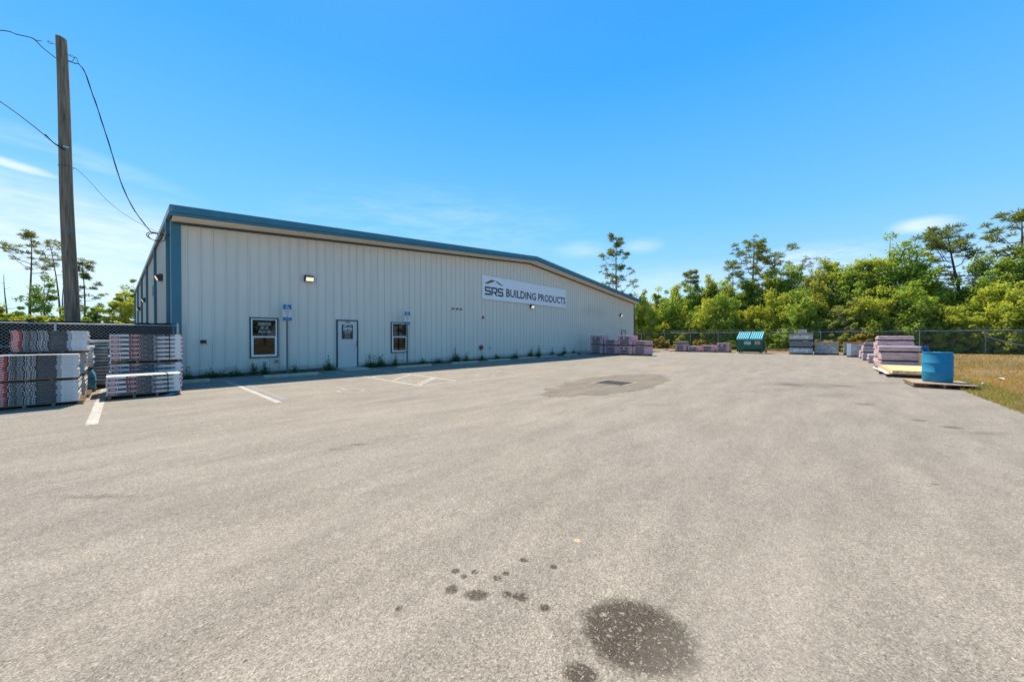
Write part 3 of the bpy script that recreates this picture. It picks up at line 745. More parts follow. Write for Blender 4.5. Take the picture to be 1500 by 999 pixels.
# ------------------------------------------------------------------ utility pole and its cables
M_pole, tt, bb = newmat('weathered_pole'); pc = obj_coord(tt)
nz = tt.noise(tt.mapping(pc, (14, 14, .55)), 2.4, 6, .65); nl = tt.noise(pc, 3.5, 4, .6)
cc = tt.ramp(nz, [(.30, (.070, .052, .034)), (.50, (.190, .148, .100)), (.70, (.310, .250, .175))])
cc = tt.mix(tt.maprange(nl, .55, .75, 0, .5), cc, (.20, .205, .19))
cc = tt.mix(tt.maprange(tt.noise(tt.mapping(pc, (30, 30, .7)), 2, 3), .62, .68, 0, .8), cc, (.012, .010, .008))
tt.put(bb.inputs['Base Color'], cc); bb.inputs['Roughness'].default_value = .9; tt.put(bb.inputs['Normal'], tt.bump(nz, .9, .02))
up = thing('utility_pole', 'weathered wooden utility pole leaning slightly behind the black screened fence', 'pole', (-2.065, 1.0, 0))
b = MB(); pts = []; rad = []
for i in range(26):
    f = i / 25; z = -.2 + 10.32 * f
    pts.append((-.185 * f + .012 * math.sin(f * 9), .02 * math.sin(f * 7), z)); rad.append(.165 - .055 * f)
b.tube(pts, rad, 20); o = b.build('shaft', M_pole, up, smooth=True)
for v in o.data.vertices:
    if v.co.z > 10.1: v.co.z += -.10 * (v.co.x + .185) * 2 + .01
def pole_x(z): return -2.065 - .185 * (z + .2) / 10.32
for sgn in (-1, 1):
    b = MB(); x = -.18 + sgn * .11
    zz = 9.86 if sgn < 0 else 9.70
    b.tube([(x, -.02, zz), (x + sgn * .05, -.03, zz)] + [(x + sgn * (.09 + .04 * math.cos(a)), -.03, zz + .03 * math.sin(a)) for a in [math.pi + k * math.pi / 5 for k in range(11)]], .007, 6)
    b.build('eye_bolt', M_bronze, up)
b = MB(); b.tube([(-.13, -.17, 6.93), (-.13, -.05, 6.93)], .02, 8); b.box(-.16, -.05, -.165, -.14, 6.90, 6.96); b.build('clamp', M_steel, up)
M_cable = surf('cable_sheath', (.015, .016, .020), .5, .1)
def spline(ps, n=10):
    ps = [Vector(p) for p in ps]; out = []
    for i in range(len(ps) - 1):
        p0, p1, p2, p3 = ps[max(i - 1, 0)], ps[i], ps[i + 1], ps[min(i + 2, len(ps) - 1)]
        for k in range(n):
            q = k / n
            out.append(.5 * ((2 * p1) + (-p0 + p2) * q + (2 * p0 - 5 * p1 + 4 * p2 - p3) * q * q + (-p0 + 3 * p1 - 3 * p2 + p3) * q ** 3))
    out.append(ps[-1]); return out
def cable(name, strands, label, cat='cable'):
    b = MB()
    for pts, r in strands: b.tube(pts, r, 6)
    o = b.build(name, M_cable, None, smooth=True); return tag(o, label, cat)
A0 = on_y(82, 86, .9); far = on_y(-330, 52, .6)
main = spline([far, on_y(-100, 44, .8), on_y(0, 45, .85), on_y(25, 51, .87), on_y(48, 57, .88), on_y(62, 70, .89), A0], 8)
tail = spline([on_y(30, 52, .86), on_y(47, 56, .85), on_y(54, 60, .85), on_y(61, 60.5, .85)], 5)
cable('overhead_cable', [(main, .011), (tail, .008)], 'black overhead cable reaching the top of the wooden pole from outside the picture')
main = spline([on_y(-300, -60, .5), on_y(-120, 68, .7), on_y(0, 149, .8), on_y(40, 178, .82), on_y(66, 199, .83), on_y(80, 211, .83), on_y(92, 219, .82)], 8)
cable('overhead_cable', [(main, .012), (spline([on_y(66, 197, .81), on_y(78, 209, .81), on_y(90, 216, .81), on_y(95, 221, .82)], 5), .014)], 'black overhead cable clamped to the wooden pole at its middle')
d0 = [(100, 89), (108, 93), (116, 95), (126, 110), (136, 140), (146, 168), (156, 200), (168, 238), (180, 275), (194, 303), (208, 324), (222, 341)]
def yy(i, n): return 1.0 - .72 * i / (n - 1)
p1 = spline([on_y(x, y, yy(i, len(d0))) for i, (x, y) in enumerate(d0)], 6)
p2 = [p + Vector((.012 * math.sin(k * .55), .012 * math.cos(k * .55), 0)) for k, p in enumerate(p1)]
p3 = spline([on_y(100, 91.5, 1), on_y(106, 90, 1), on_y(111, 84, .98), on_y(113, 88, .97), on_y(116, 95, .95)], 5)
coil = []
for k in range(46):
    a = k / 45 * 2 * math.pi * 2.1 + 1.2
    coil.append(Vector((-.36 + .19 * math.cos(a) + .04 * math.sin(k * .13), .34 + .10 * math.sin(a * .5), 4.60 + .11 * math.sin(a) + .02 * math.sin(k * .31))))
lead = spline([p1[-1], (p1[-1] + coil[0]) / 2 + Vector((0, 0, .03)), coil[0]], 6)
out = spline([coil[-1], Vector((-.14, .40, 4.72)), Vector((-.03, .42, 4.76))], 5)
cable('service_cable', [(p1, .012), (p2, .009), (p3, .006), (lead, .012), (coil, .012), (out, .012)], 'twisted black service cable dropping from the pole to a coil at the warehouse eave')
g0 = [(108, 245.5), (118, 253), (135, 270), (152, 289), (170, 305), (190, 319), (214, 332), (226, 338)]
p1 = spline([on_y(x, y, .85 - .5 * i / 7) for i, (x, y) in enumerate(g0)], 6)
band = [Vector((pole_x(6.3) + .15 * math.cos(a), 1.0 + .15 * math.sin(a), p1[0].z + .01)) for a in [k * math.pi / 8 for k in range(17)]]
cable('guy_wire', [(p1, .0055), (band, .006), (spline([p1[-1], Vector((-.1, .36, 4.7)), Vector((-.03, .36, 4.72))], 4), .0055)], 'thin wire strung from the pole band to the warehouse side wall', 'wire')

# ------------------------------------------------------------------ pallets and roofing bundles
def pallet_mesh(L, Wd, H=.10, mat=M_wood):
    """L along x, Wd along y, origin at the centre of the foot"""
    b = MB(); rr = random.Random(int(L * 100 + Wd * 7))
    n = max(3, int(Wd / .19))
    for i in range(n):
        y = -Wd / 2 + (Wd - .09) * i / (n - 1); b.box(-L / 2, L / 2, y, y + .09, H - .014, H + rr.uniform(-.002, .0))
    for k in range(4):
        x = -L / 2 + .03 + (L - .105) * k / 3; b.box(x, x + .045, -Wd / 2 + .004, Wd / 2 - .004, .0125, H - .0145)
    for y in (-Wd / 2 + .02, -.045, Wd / 2 - .11): b.box(-L / 2 + .01, L / 2 - .01, y, y + .09, .0, .012)
    return b.mesh('pallet', mat)
def pallet(me, loc, label, group='wooden pallets', rz=0.0):
    o = link('pallet', me, None, loc, rz); return tag(o, label, 'pallet', group)
M_wrap = surf('white_bundle_wrap', (.58, .575, .57), .42, .22, 7.0, bump=.25, bscale=18)
M_end, tt, bb = newmat('bundle_end'); pc = obj_coord(tt)
vv = tt.voro(tt.mapping(pc, (30, 30, 60)), 1.0, 'Color'); ss = tt.new('ShaderNodeSeparateColor'); tt.l.new(vv, ss.inputs[0])
tt.put(bb.inputs['Base Color'], tt.ramp(ss.outputs[0], [(.10, (.07, .065, .055)), (.34, (.40, .38, .33)), (.8, (.66, .63, .56))])); bb.inputs['Roughness'].default_value = .7
tt.put(bb.inputs['Normal'], tt.bump(ss.outputs[0], .8, .02))
M_logo = surf('red_bundle_print', (.42, .035, .030), .5, .25, 9, spec=.2)
M_ink = surf('black_bundle_print', (.010, .010, .012), .55, .3, 10, spec=.12)
M_grey = surf('grey_bundle_print', (.19, .20, .23), .5, .2, 10, spec=.2)
M_mid = surf('charcoal_bundle_print', (.034, .034, .033), .55, .6, 14, stretch=(.6, 1, 30), spec=.12)
BM = [M_wrap, M_end, M_logo, M_ink, M_grey, M_mid, M_letter]
def bundle_mesh(L, D, T, kind):
    """origin at foot centre; printed long side faces -y"""
    b = MB(); b.box(-L / 2, L / 2, -D / 2, D / 2, 0, T, mats=[0, 0, 0, 0, 1, 1]); y = -D / 2 - .0012
    def q(f0, f1, z0, z1, m, dy=0.0):
        x0, x1 = -L / 2 + f0 * L, -L / 2 + f1 * L
        b.add([(x0, y - dy, z0 * T), (x1, y - dy, z0 * T), (x1, y - dy, z1 * T), (x0, y - dy, z1 * T)], [(0, 1, 2, 3)], m)
    def tx(body, f0, f1, z0, z1, m=6):
        b.text(body, lambda a, c: (-L / 2 + f0 * L + a, y - .0012, z0 * T + c), width=(f1 - f0) * L, height=(z1 - z0) * T, mat=m, bold=.0, res=1)
    if kind == 'P':
        q(.004, .13, .05, .97, 2); q(.02, .095, .35, .62, 6, .0008); q(.13, .48, .05, .97, 3); tx('Pro-Cut', .15, .315, .14, .86); tx('HP42', .335, .465, .14, .86)
        q(.48, .715, .06, .95, 5); q(.50, .70, .42, .52, 4, .0008); q(.715, .775, .08, .92, 4); q(.725, .765, .40, .60, 6, .0008)
    elif kind == 'A':
        q(.02, .125, .05, .95, 2); q(.04, .105, .35, .60, 6, .0008); q(.135, .575, .03, .97, 3); tx('Pro-Cut Hip & Ridge', .15, .50, .22, .78); q(.515, .555, .3, .72, 4, .0008)
        q(.575, .640, .10, .92, 4)
    elif kind == 'B':
        q(.245, .275, .05, .95, 2); q(.285, .395, .05, .95, 2); q(.30, .375, .35, .60, 6, .0008); q(.40, .815, .03, .97, 3); tx('Pro-Cut Hip & Ridge', .415, .75, .22, .78); q(.765, .80, .3, .72, 4, .0008)
        q(.815, .885, .10, .92, 4); q(.975, .999, .1, .9, 2)
    return b.mesh('shingle_bundle', BM)
ORD = ['top', 'second', 'third', 'fourth', 'fifth', 'sixth', 'seventh', 'eighth', 'ninth', 'tenth', 'eleventh', 'twelfth', 'thirteenth']
def stack(x, y, z, n, T, meshes, where, group, look, rzj=.5, jx=.012):
    for k in range(n):
        me = meshes[k % len(meshes)]; i = n - 1 - k
        o = link('shingle_bundle', me, None, (x + random.uniform(-jx, jx), y + random.uniform(-.006, .006), z + k * T + .0006), R(random.uniform(-rzj, rzj)))
        pos = 'topmost' if i == 0 else ('bottom one' if k == 0 else ORD[i] + ' from the top')
        tag(o, '%s, %s of %s' % (look, pos, where), 'bundle', group)
PM1 = pallet_mesh(1.12, 1.0, .075); PM2 = pallet_mesh(1.2, 1.0, .09); PM3 = pallet_mesh(1.05, 1.05, .10); PM4 = pallet_mesh(.98, .9, .05)
T = .0425; mP = bundle_mesh(.97, .98, T - .0045, 'P'); mW = bundle_mesh(.97, .98, T - .0045, 'W')
xA = -2.235
pallet(PM1, (xA, -3.95, .001), 'pallet on the ground under the lowest white bundles at the picture\'s left edge', 'bundle pallets')
stack(xA, -3.95, .078, 10, T, [mP], 'the lowest left stack', 'white red and black roofing bundles', 'white roofing bundle with black print')
pallet(PM4, (xA, -3.95, .505), 'pallet squeezed between the lower two tiers of white bundles', 'bundle pallets')
stack(xA, -3.95, .557, 11, T, [mP], 'the middle left stack', 'white red and black roofing bundles', 'white roofing bundle with black print')
pallet(PM4, (-2.13, -3.35, 1.026), 'pallet under the highest tier of white bundles by the fence', 'bundle pallets')
stack(-2.13, -3.35, 1.078, 10, T, [mP], 'the highest left stack', 'white red and black roofing bundles', 'white roofing bundle with red end print')
# the row behind: plain white ends, then a load in blue film
pallet(PM1, (-2.19, -2.80, .001), 'pallet under the plain white bundles behind the left stack', 'bundle pallets')
stack(-2.19, -2.80, .078, 10, T, [mW], 'the lower stack behind', 'plain white roofing bundles', 'plain white roofing bundle end')
pallet(PM4, (-2.19, -2.80, .505), 'pallet between the two tiers of plain white bundles', 'bundle pallets')
stack(-2.19, -2.80, .557, 11, T, [mW], 'the upper stack behind', 'plain white roofing bundles', 'plain white roofing bundle end')
M_bluefilm = surf('blue_film', (.02, .26, .46), .3, .45, 6, c2=(.16, .46, .64), bump=.8, bscale=14)
def film_load(name, label, cat, loc, L, D, T, n, mat, pal, group=None, jit=.012, cover=None, rz=0.0, gap=.012, slit=None, dark=None):
    """a load of slabs under film on its own pallet: pallet, slabs, film as parts"""
    o = thing(name, label, cat, loc, rz, group)
    H = .09
    if pal is not None: link('pallet', pal, o)
    else: H = 0.0
    b = MB(); th = (T - H) / n
    for k in range(n):
        dx, dy = random.uniform(-jit, jit), random.uniform(-jit, jit)
        b.box(-L / 2 + dx, L / 2 + dx, -D / 2 + dy, D / 2 + dy, H + k * th + .001, H + (k + 1) * th - gap)
    b.build('slabs', mat, o, bevel=min(.02, th * .22))
    if gap > .006 and dark is not None:
        c = MB(); c.box(-L / 2 + .03, L / 2 - .03, -D / 2 + .03, D / 2 - .03, H + .0, T - gap - .002); c.build('core', dark, o)
    return o
film_load('wrapped_load', 'low load in bright blue film on a pallet between the two bundle stacks', 'wrapped load', (-2.13, -1.52, .001), 1.06, 1.12, .52, 8, M_bluefilm, PM1, 'wrapped loads by the screened fence', .025, gap=.004)
M_drab = surf('grey_shingle_load', (.40, .38, .33), .7, .35, 9, bump=.4, bscale=20)
film_load('wrapped_load', 'grey shingle load on top of the blue film load by the fence', 'wrapped load', (-2.13, -1.55, .53), 1.02, 1.02, .62, 8, M_wrap, PM4, 'wrapped loads by the screened fence', .015, gap=.006, dark=M_drab)
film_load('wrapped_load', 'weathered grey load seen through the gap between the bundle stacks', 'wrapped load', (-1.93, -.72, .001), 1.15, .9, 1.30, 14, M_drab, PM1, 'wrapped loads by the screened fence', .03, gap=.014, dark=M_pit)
# bundles beside the warehouse corner
T2 = .0515; L2 = 1.19
mA = bundle_mesh(L2, .98, T2 - .0045, 'A'); mB = bundle_mesh(L2, .98, T2 - .0045, 'B')
pallet(PM2, (-.79, -3.73, .001), 'pallet under the low front stack of red and white bundles', 'bundle pallets')
stack(-.79, -3.73, .093, 8, T2, [mA, mB], 'the low front stack', 'red and white hip bundles', 'red white and black roofing bundle', .4, .008)
T3 = .0568; mA3 = bundle_mesh(1.27, 1.0, T3 - .0045, 'A'); mB3 = bundle_mesh(1.27, 1.0, T3 - .0045, 'B')
pallet(PM2, (-.70, -2.62, .001), 'pallet under the tall stack of red and white bundles', 'bundle pallets')
stack(-.70, -2.62, .093, 11, T3, [mB3, mA3], 'the tall stack\'s lower half', 'red and white hip bundles', 'red white and black roofing bundle', .3, .006)
pallet(pallet_mesh(1.22, 1.0, .075), (-.70, -2.62, .719), 'pallet halfway up the tall stack of red and white bundles', 'bundle pallets')
stack(-.70, -2.62, .796, 12, .0535, [bundle_mesh(1.27, 1.0, .0492, 'A'), bundle_mesh(1.27, 1.0, .0492, 'B')], 'the tall stack\'s upper half', 'red and white hip bundles', 'red white and black roofing bundle', .3, .006)
for (cx, cy, z0, z1, hw, hd, lb) in ((-.79, -3.73, .09, .509, .61, .50, 'thin black strap round the low front stack of red and white bundles'), (-.70, -2.62, .792, 1.443, .65, .512, 'thin black strap round the upper half of the tall bundle stack')):
    b = MB(); x = cx + hw * .58
    b.box(x, x + .014, cy - hd - .012, cy - hd - .009, z0, z1 + .004); b.box(x, x + .014, cy - hd - .012, cy + hd + .012, z1 + .0041, z1 + .006); b.box(x, x + .014, cy + hd + .009, cy + hd + .012, z0, z1 + .004)
    tag(b.build('strap', M_black), lb, 'strap', 'load straps')
b = MB(); 
for k in range(7):
    a = k * .9; b.box(-.05 + .02 * k - .05, .02 + .02 * k, -.03 + .012 * math.sin(a), .03 + .012 * math.cos(a), .004 + .006 * k, .010 + .006 * k + .01 * abs(math.sin(a)), 0, a)
tag(b.build('film_scrap', M_bluefilm, None, (-.42, -4.28, .0), bevel=.003), 'crumpled scrap of blue film under the low front bundle stack', 'scrap')

# ------------------------------------------------------------------ pink loads, grey loads, dumpster
M_pink, tt, bb = newmat('pink_bundle_film'); pc = pos_coord(tt)
n1 = tt.noise(tt.mapping(pc, (2, 2, 9)), 1.3, 5, .6); n2 = tt.noise(pc, 22, 4, .65)
cc = tt.ramp(n1, [(.28, (.42, .255, .26)), (.50, (.59, .43, .43)), (.72, (.70, .60, .58))])
cc = tt.mix(tt.maprange(n2, .62, .72, 0, .5), cc, (.20, .08, .11)); cc = tt.mix(tt.maprange(n2, .38, .30, 0, .7), cc, (.74, .68, .69))
tt.put(bb.inputs['Base Color'], cc); bb.inputs['Roughness'].default_value = .4; tt.put(bb.inputs['Normal'], tt.bump(tt.noise(tt.mapping(pc, (3, 3, 14)), 3, 4, .6), .8, .05))
M_pink2, tt, bb = newmat('strong_pink_film'); pc = pos_coord(tt)
n1 = tt.noise(tt.mapping(pc, (3, 3, 5)), 1.6, 5, .6)
tt.put(bb.inputs['Base Color'], tt.ramp(n1, [(.3, (.46, .22, .255)), (.55, (.60, .34, .375)), (.75, (.68, .49, .50))])); bb.inputs['Roughness'].default_value = .35
tt.put(bb.inputs['Normal'], tt.bump(tt.noise(pc, 9, 4, .6), .6, .04))
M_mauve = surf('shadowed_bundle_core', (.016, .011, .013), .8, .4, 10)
M_rust = surf('rusty_board', (.24, .075, .045), .8, .35, 6)
def pink_strapped(loc, L, D, H, label, group, tier=True, n=5, pal=True):
    """camera-side face shows slabs with dark gaps, a film band over each end"""
    o = thing('shingle_load', label, 'roofing load', loc, 0, group)
    z = .10
    if pal: link('pallet', PM3, o)
    else: z = 0
    b = MB(); th = (H - z) / n
    for k in range(n):
        j = lambda: random.uniform(-.012, .012)
        b.box(-L / 2 + j(), L / 2 + j(), -D / 2 + j(), D / 2 + j(), z + k * th + th * .28, z + (k + 1) * th - th * .26 * (k < n - 1))
    b.build('slabs', M_pink, o, bevel=.012)
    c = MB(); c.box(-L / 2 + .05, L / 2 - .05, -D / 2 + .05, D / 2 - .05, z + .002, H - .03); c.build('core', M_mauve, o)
    f = MB(); e = .022
    f.box(-L / 2 - e, L / 2 + e, -D / 2 - e, -D / 2 + D * .24, z + .014, H + .006); f.box(-L / 2 - e, L / 2 + e, D / 2 - D * .13, D / 2 + e, z + .014, H + .006)
    f.box(-L / 2 - e * .6, L / 2 + e * .6, -D / 2 + D * .24, D / 2 - D * .13, H - .03, H + .004)
    f.build('film', M_pink2, o, bevel=.02)
    if random.random() < .6:
        g = MB(); g.box(-L / 2 - e - .004, -L / 2 - e - .001, .02, .16, H * .68, H * .84); g.build('paper_tag', M_signwhite, o)
    return o
G1 = 'pink roofing loads beside the warehouse'
pk = [(25.4, -1.75, .72, 'upright pink load at the bottom beside the wheel stops'), (25.5, -2.97, .70, 'bottom pink load second from the warehouse wall'),
      (25.6, -4.10, .70, 'bottom pink load third from the warehouse wall'), (25.7, -5.25, .70, 'bottom pink load at the lot end of the row')]
for x, y, h, lb in pk: pink_strapped((x, y, .001), 1.05, 1.08, h, lb + ', beside the warehouse', G1)
pink_strapped((25.4, -1.75, .724), 1.05, 1.06, .80, 'square pink load on top, closest to the warehouse wall', G1)
pink_strapped((25.5, -2.95, .704), 1.05, 1.10, .52, 'short sagging pink load on top, second from the wall', G1, n=4)
pink_strapped((25.6, -4.10, .704), 1.05, 1.10, .82, 'tall striped pink load on top, third from the wall', G1)
pink_strapped((25.7, -5.26, .704), 1.02, 1.06, .42, 'thin flattened pink load on top at the lot end', G1, n=3)
G2 = 'low pink roofing loads at the far edge of the lot'
pink_strapped((36.0, -5.10, .001), .95, .96, .74, 'pink load carrying a thin grey one, far edge of the lot', G2, n=5)
film_load('wrapped_load', 'thin grey brown load lying on the pink load at the far edge', 'wrapped load', (36.0, -5.08, .746), .98, .98, .27, 2, surf('grey_brown_film', (.36, .27, .24), .5, .2, 5), PM3, 'grey wrapped loads', .02, gap=.01)
pink_strapped((36.2, -6.22, .001), .95, .98, .55, 'lowest pink load, second along the far edge', G2, n=4)
pink_strapped((36.4, -7.42, .001), .95, 1.0, .64, 'pink load third along the far edge of the lot', G2, n=4)
pink_strapped((36.7, -8.60, .001), .95, 1.0, .86, 'tallest pink load at the far edge, next to the dumpster', G2, n=6)
b = MB()
for k in range(9):
    b.box(-.35 + random.uniform(-.2, .3), .0 + random.uniform(0, .4), -.55 + k * .11, -.3 + k * .12, .01 + .012 * k % .1, .10 + random.uniform(0, .12), 0, random.uniform(-.6, .6))
tag(b.build('loose_shingles', M_pink, None, (36.2, -3.9, 0), bevel=.02), 'flat heap of loose pink shingle bags at the far edge', 'shingle heap')

# dumpster
M_dgreen, tt, bb = newmat('dumpster_green'); pc = obj_coord(tt)
cg = tt.ramp(tt.noise(tt.mapping(pc, (2, 2, .7)), 2.5, 5, .6), [(.3, (.006, .068, .042)), (.7, (.010, .100, .064))])
cg = tt.mix(tt.maprange(tt.noise(pc, 9, 5, .7), .64, .72, 0, .6), cg, (.06, .055, .04)); tt.put(bb.inputs['Base Color'], cg); bb.inputs['Roughness'].default_value = .45
M_lid = surf('teal_lid_plastic', (.020, .19, .25), .4, .15, 5); M_rib = surf('sun_glare_rib', (.15, .42, .47), .4, .12, 5)  # ribs paler than the lid: sun glare put into their colour
du = thing('dumpster', 'green steel dumpster with two ribbed teal lids at the far edge of the lot', 'dumpster', (36.2, -10.75, .001))
def dbox(mb, prof, y0, y1, mat=0): mb.prism(prof, lambda a, c, y: (a, y, c), y0, y1, mat)
hw = .92
b = MB(); prof = [(-.70, .13), (-.86, .40), (-.86, 1.12), (-.86, 1.20), (.62, 1.82), (.80, 1.82), (.80, .13)]
dbox(b, prof[::-1], -hw, hw)
for y in (-hw, hw):
    s = .03 if y > 0 else -.03
    b.box(-.84, .78, min(y + .001 * s, y + s), max(y, y + s), 1.02, 1.12); b.box(-.84, .78, min(y, y + s), max(y, y + s), .14, .22)
    for x in (-.5, .0, .5): b.box(x - .03, x + .03, min(y, y + s * .9), max(y, y + s * .9), .22, 1.02)
b.build('body', M_dgreen, du, bevel=.012)
b = MB(); b.box(-.90, -.862, -hw - .02, hw + .02, 1.12, 1.21); b.build('front_rim', M_dgreen, du, bevel=.008)
ang = math.atan2(.62, 1.48)
for y0, y1 in ((.02, hw + .03), (-hw - .03, -.02)):
    lid = MB(); Mx = Matrix.Translation((-.90, 0, 1.225)) @ Matrix.Rotation(-ang, 4, 'Y')
    lid.box(-.06, 1.62, y0, y1, .0, .03, M=Mx); n = 6
    for k in range(n):
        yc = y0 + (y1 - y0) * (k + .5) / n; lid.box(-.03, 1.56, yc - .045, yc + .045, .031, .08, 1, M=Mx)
    lid.box(-.075, -.0605, y0, y1, -.06, .04, M=Mx)
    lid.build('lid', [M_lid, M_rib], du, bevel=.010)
for s in (-1, 1):
    p = MB(); p.box(-.55, .55, min(s * (hw + .035), s * (hw + .14)), max(s * (hw + .035), s * (hw + .14)), .62, .82); p.build('lift_pocket', M_dgreen, du, bevel=.01)
for x in (-.55, .6):
    for y in (-.75, .75):
        p = MB(); p.tube([(x, y - .03, .065), (x, y + .03, .065)], .065, 14); p.box(x - .05, x + .05, y - .04, y + .04, .075, .13); p.build('wheel', M_black, du)
p = MB(); p.box(-.868, -.8605, -.12, .38, .78, 1.06, 0)
for k, s_ in enumerate(('PLEASE CLOSE', 'LIDS - DO NOT', 'BLOCK')):
    p.text(s_, lambda a, c, k=k: (-.8695, .34 - a, .985 - k * .085 + c), width=.42 if k < 2 else .2, height=.055, mat=1, bold=.01)
p.build('notice', [surf('pale_green_sticker', (.42, .60, .52), .5, .15, 9), M_navy], du)
p = MB(); p.box(-.868, -.8605, -.78, -.40, .80, 1.07, 0); p.box(-.8695, -.8685, -.74, -.44, .95, .99, 1); p.box(-.8695, -.8685, -.74, -.46, .87, .90, 1); p.build('notice', [surf('orange_sticker', (.62, .40, .22), .5, .2, 9), M_maroon], du)
# timber rail
o = thing('timber_rail', 'low weathered timber rail between the dumpster and the grey stack', 'rail', (38.0, -12.55, 0))
b = MB(); b.box(-.06, .06, -.95, .95, .26, .38); b.build('beam', M_ply, o, bevel=.01)
for y in (-.88, .88): 
    b = MB(); b.box(-.07, .07, y - .07, y + .07, -.1, .40); b.build('post', M_ply, o, bevel=.01)
# grey loads
M_film, tt, bb = newmat('grey_stretch_film'); pc = pos_coord(tt)
nf = tt.noise(tt.mapping(pc, (2.2, 2.2, 4)), 1.5, 5, .6, dist=1.0)
tt.put(bb.inputs['Base Color'], tt.ramp(nf, [(.3, (.28, .235, .205)), (.50, (.42, .365, .325)), (.62, (.58, .53, .48)), (.74, (.76, .72, .67))])); bb.inputs['Roughness'].default_value = .25
tt.put(bb.inputs['Normal'], tt.bump(nf, .9, .06))
M_tile = surf('grey_roof_tile', (.20, .195, .185), .7, .3, 12, stretch=(1, 8, 1), bump=.5, bscale=30)
M_cagewrap = surf('printed_grey_wrap', (.40, .42, .43), .4, .25, 4)
G3 = 'grey wrapped loads'
def grey_tile(z, h, label, printed):
    o = thing('tile_load', label, 'tile load', (36.35, -14.2, z), 0, 'three tiers of grey tile loads')
    link('pallet', pallet_mesh(1.15, 1.5, .09, M_darkwood), o)
    b = MB(); n = 13
    for k in range(n):
        y = -.72 + 1.44 * k / n; b.box(-.52, .52, y + .003, y + 1.44 / n - .006, .093, h - .012 - .01 * random.random())
    b.build('tiles', M_tile, o, bevel=.008)
    if printed:
        f = MB(); f.box(-.532, .532, -.735, .735, .12, h - .02, 0)
        f.box(-.5345, -.5325, -.45, .45, .17, h - .14, 1); f.add([(-.536, .12, h - .10), (-.536, -.02, h - .10), (-.536, .05, h - .19)], [(0, 1, 2)], 2)
        f.box(-.5365, -.5355, -.30, .36, .21, .245, 3); f.build('wrap', [M_cagewrap, M_signwhite, M_navy, M_textgrey], o, bevel=.0)
    return o
grey_tile(.001, .55, 'bottom grey tile load of the three tiers, with a pale printed panel', True)
grey_tile(.552, .56, 'middle grey tile load of the three tiers, its bare tile edges showing', False)
grey_tile(1.114, .52, 'upper grey tile load of the three tiers, under the small crate', True)
b = MB(); b.box(-.6, .6, -.80, .80, 0, .05); b.box(-.58, -.3, -.74, .1, .0505, .09, 0, .1); tag(b.build('lid_board', M_ply, None, (36.35, -14.2, 1.64), bevel=.008), 'weathered board lying on the upper grey tile load', 'board')
o = thing('crate', 'small grey box crate perched on the three tier tile stack', 'crate', (36.3, -14.28, 1.692))
b = MB(); b.box(-.28, .28, -.27, .27, .012, .34, 0); b.build('box', M_cagewrap, o, bevel=.01)
b = MB()
for y in (-.275, .245): b.box(-.286, -.2805, y, y + .03, .0, .345)
b.box(-.286, -.2805, -.245, .245, .31, .34); b.box(-.286, -.2805, -.245, .245, .012, .04); b.build('frame', M_steel, o)
def grey_load(loc, L, D, H, label, capm=M_rust, white=False):
    o = thing('wrapped_load', label, 'wrapped load', loc, 0, G3)
    link('pallet', pallet_mesh(L + .06, D + .06, .09, M_darkwood if not white else M_rust), o)
    b = MB(); n = 3; hh = (H - .09) / n
    for k in range(n): b.box(-L / 2 + random.uniform(-.015, .015), L / 2 + random.uniform(-.015, .015), -D / 2 + random.uniform(-.015, .015), D / 2 + random.uniform(-.015, .015), .093 + k * hh, .093 + (k + 1) * hh - .002)
    b.build('film', M_film, o, bevel=.03)
    c = MB(); c.box(-L / 2 - .02, L / 2 + .02, -D / 2 - .02, D / 2 + .02, H + .001, H + .035); c.build('top_board', capm, o, bevel=.005)
    if white:
        c = MB(); c.box(-L / 2 - .022, -L / 2 + .25, D / 2 - .18, D / 2 + .022, .10, H - .01); c.build('corner_board', M_white, o)
    return o
grey_load((37.0, -15.75, .001), 1.1, 1.45, .98, 'wide grey stretch wrapped load beside the three tier tile stack', M_ply)
grey_load((37.9, -17.35, .001), 1.1, 1.1, .98, 'grey wrapped load with rusty lid, partly hidden behind the white cornered one', M_rust)
grey_load((33.6, -17.45, .001), 1.15, 1.15, .97, 'grey wrapped load with a white corner board and rusty lid', M_rust, True)
# right-hand pink stacks along the lot edge
G4 = 'pale pink roofing loads along the lot edge'
PM5 = pallet_mesh(1.04, 1.06, .055, M_darkwood)
def edge_load(x, z, h, label, n, D=1.1, dx=0.0, L=1.05, y=-18.05, mat=None):
    o = thing('shingle_load', label, 'roofing load', (x + dx, y, z), R(random.uniform(-1.5, 1.5)), G4)
    link('pallet', PM5, o)
    b = MB(); th = (h - .058) / n
    for k in range(n):
        j = lambda s=.02: random.uniform(-s, s)
        b.box(-L / 2 + j(.012), L / 2 + j(), -D / 2 + j(), D / 2 + j(), .058 + k * th, .058 + (k + 1) * th - .004)
    b.build('slabs', mat or M_pink, o, bevel=min(.02, th * .25))
    return o
a = 'of the nearest pink stack, behind the yellow boards'
z = .001
edge_load(20.95, .001, .36, 'bottom load ' + a, 3); edge_load(20.95, .362, .38, 'middle load ' + a, 4); edge_load(20.95, .744, .26, 'top load %s, its top sunlit' % a, 2, 1.22)
a = 'of the tallest pink stack, second from the barrel'
edge_load(22.1, .001, .44, 'bottom load ' + a, 4); edge_load(22.1, .443, .42, 'lower middle load ' + a, 4); edge_load(22.1, .865, .35, 'upper middle load ' + a, 3); edge_load(22.1, 1.217, .22, 'thin top load ' + a, 2)
a = 'of the pink stack behind the tallest one'
edge_load(23.7, .001, .40, 'bottom load ' + a, 4, y=-18.1); edge_load(23.7, .403, .36, 'middle load ' + a, 3, y=-18.1); edge_load(23.7, .765, .36, 'top load ' + a, 3, y=-18.1)
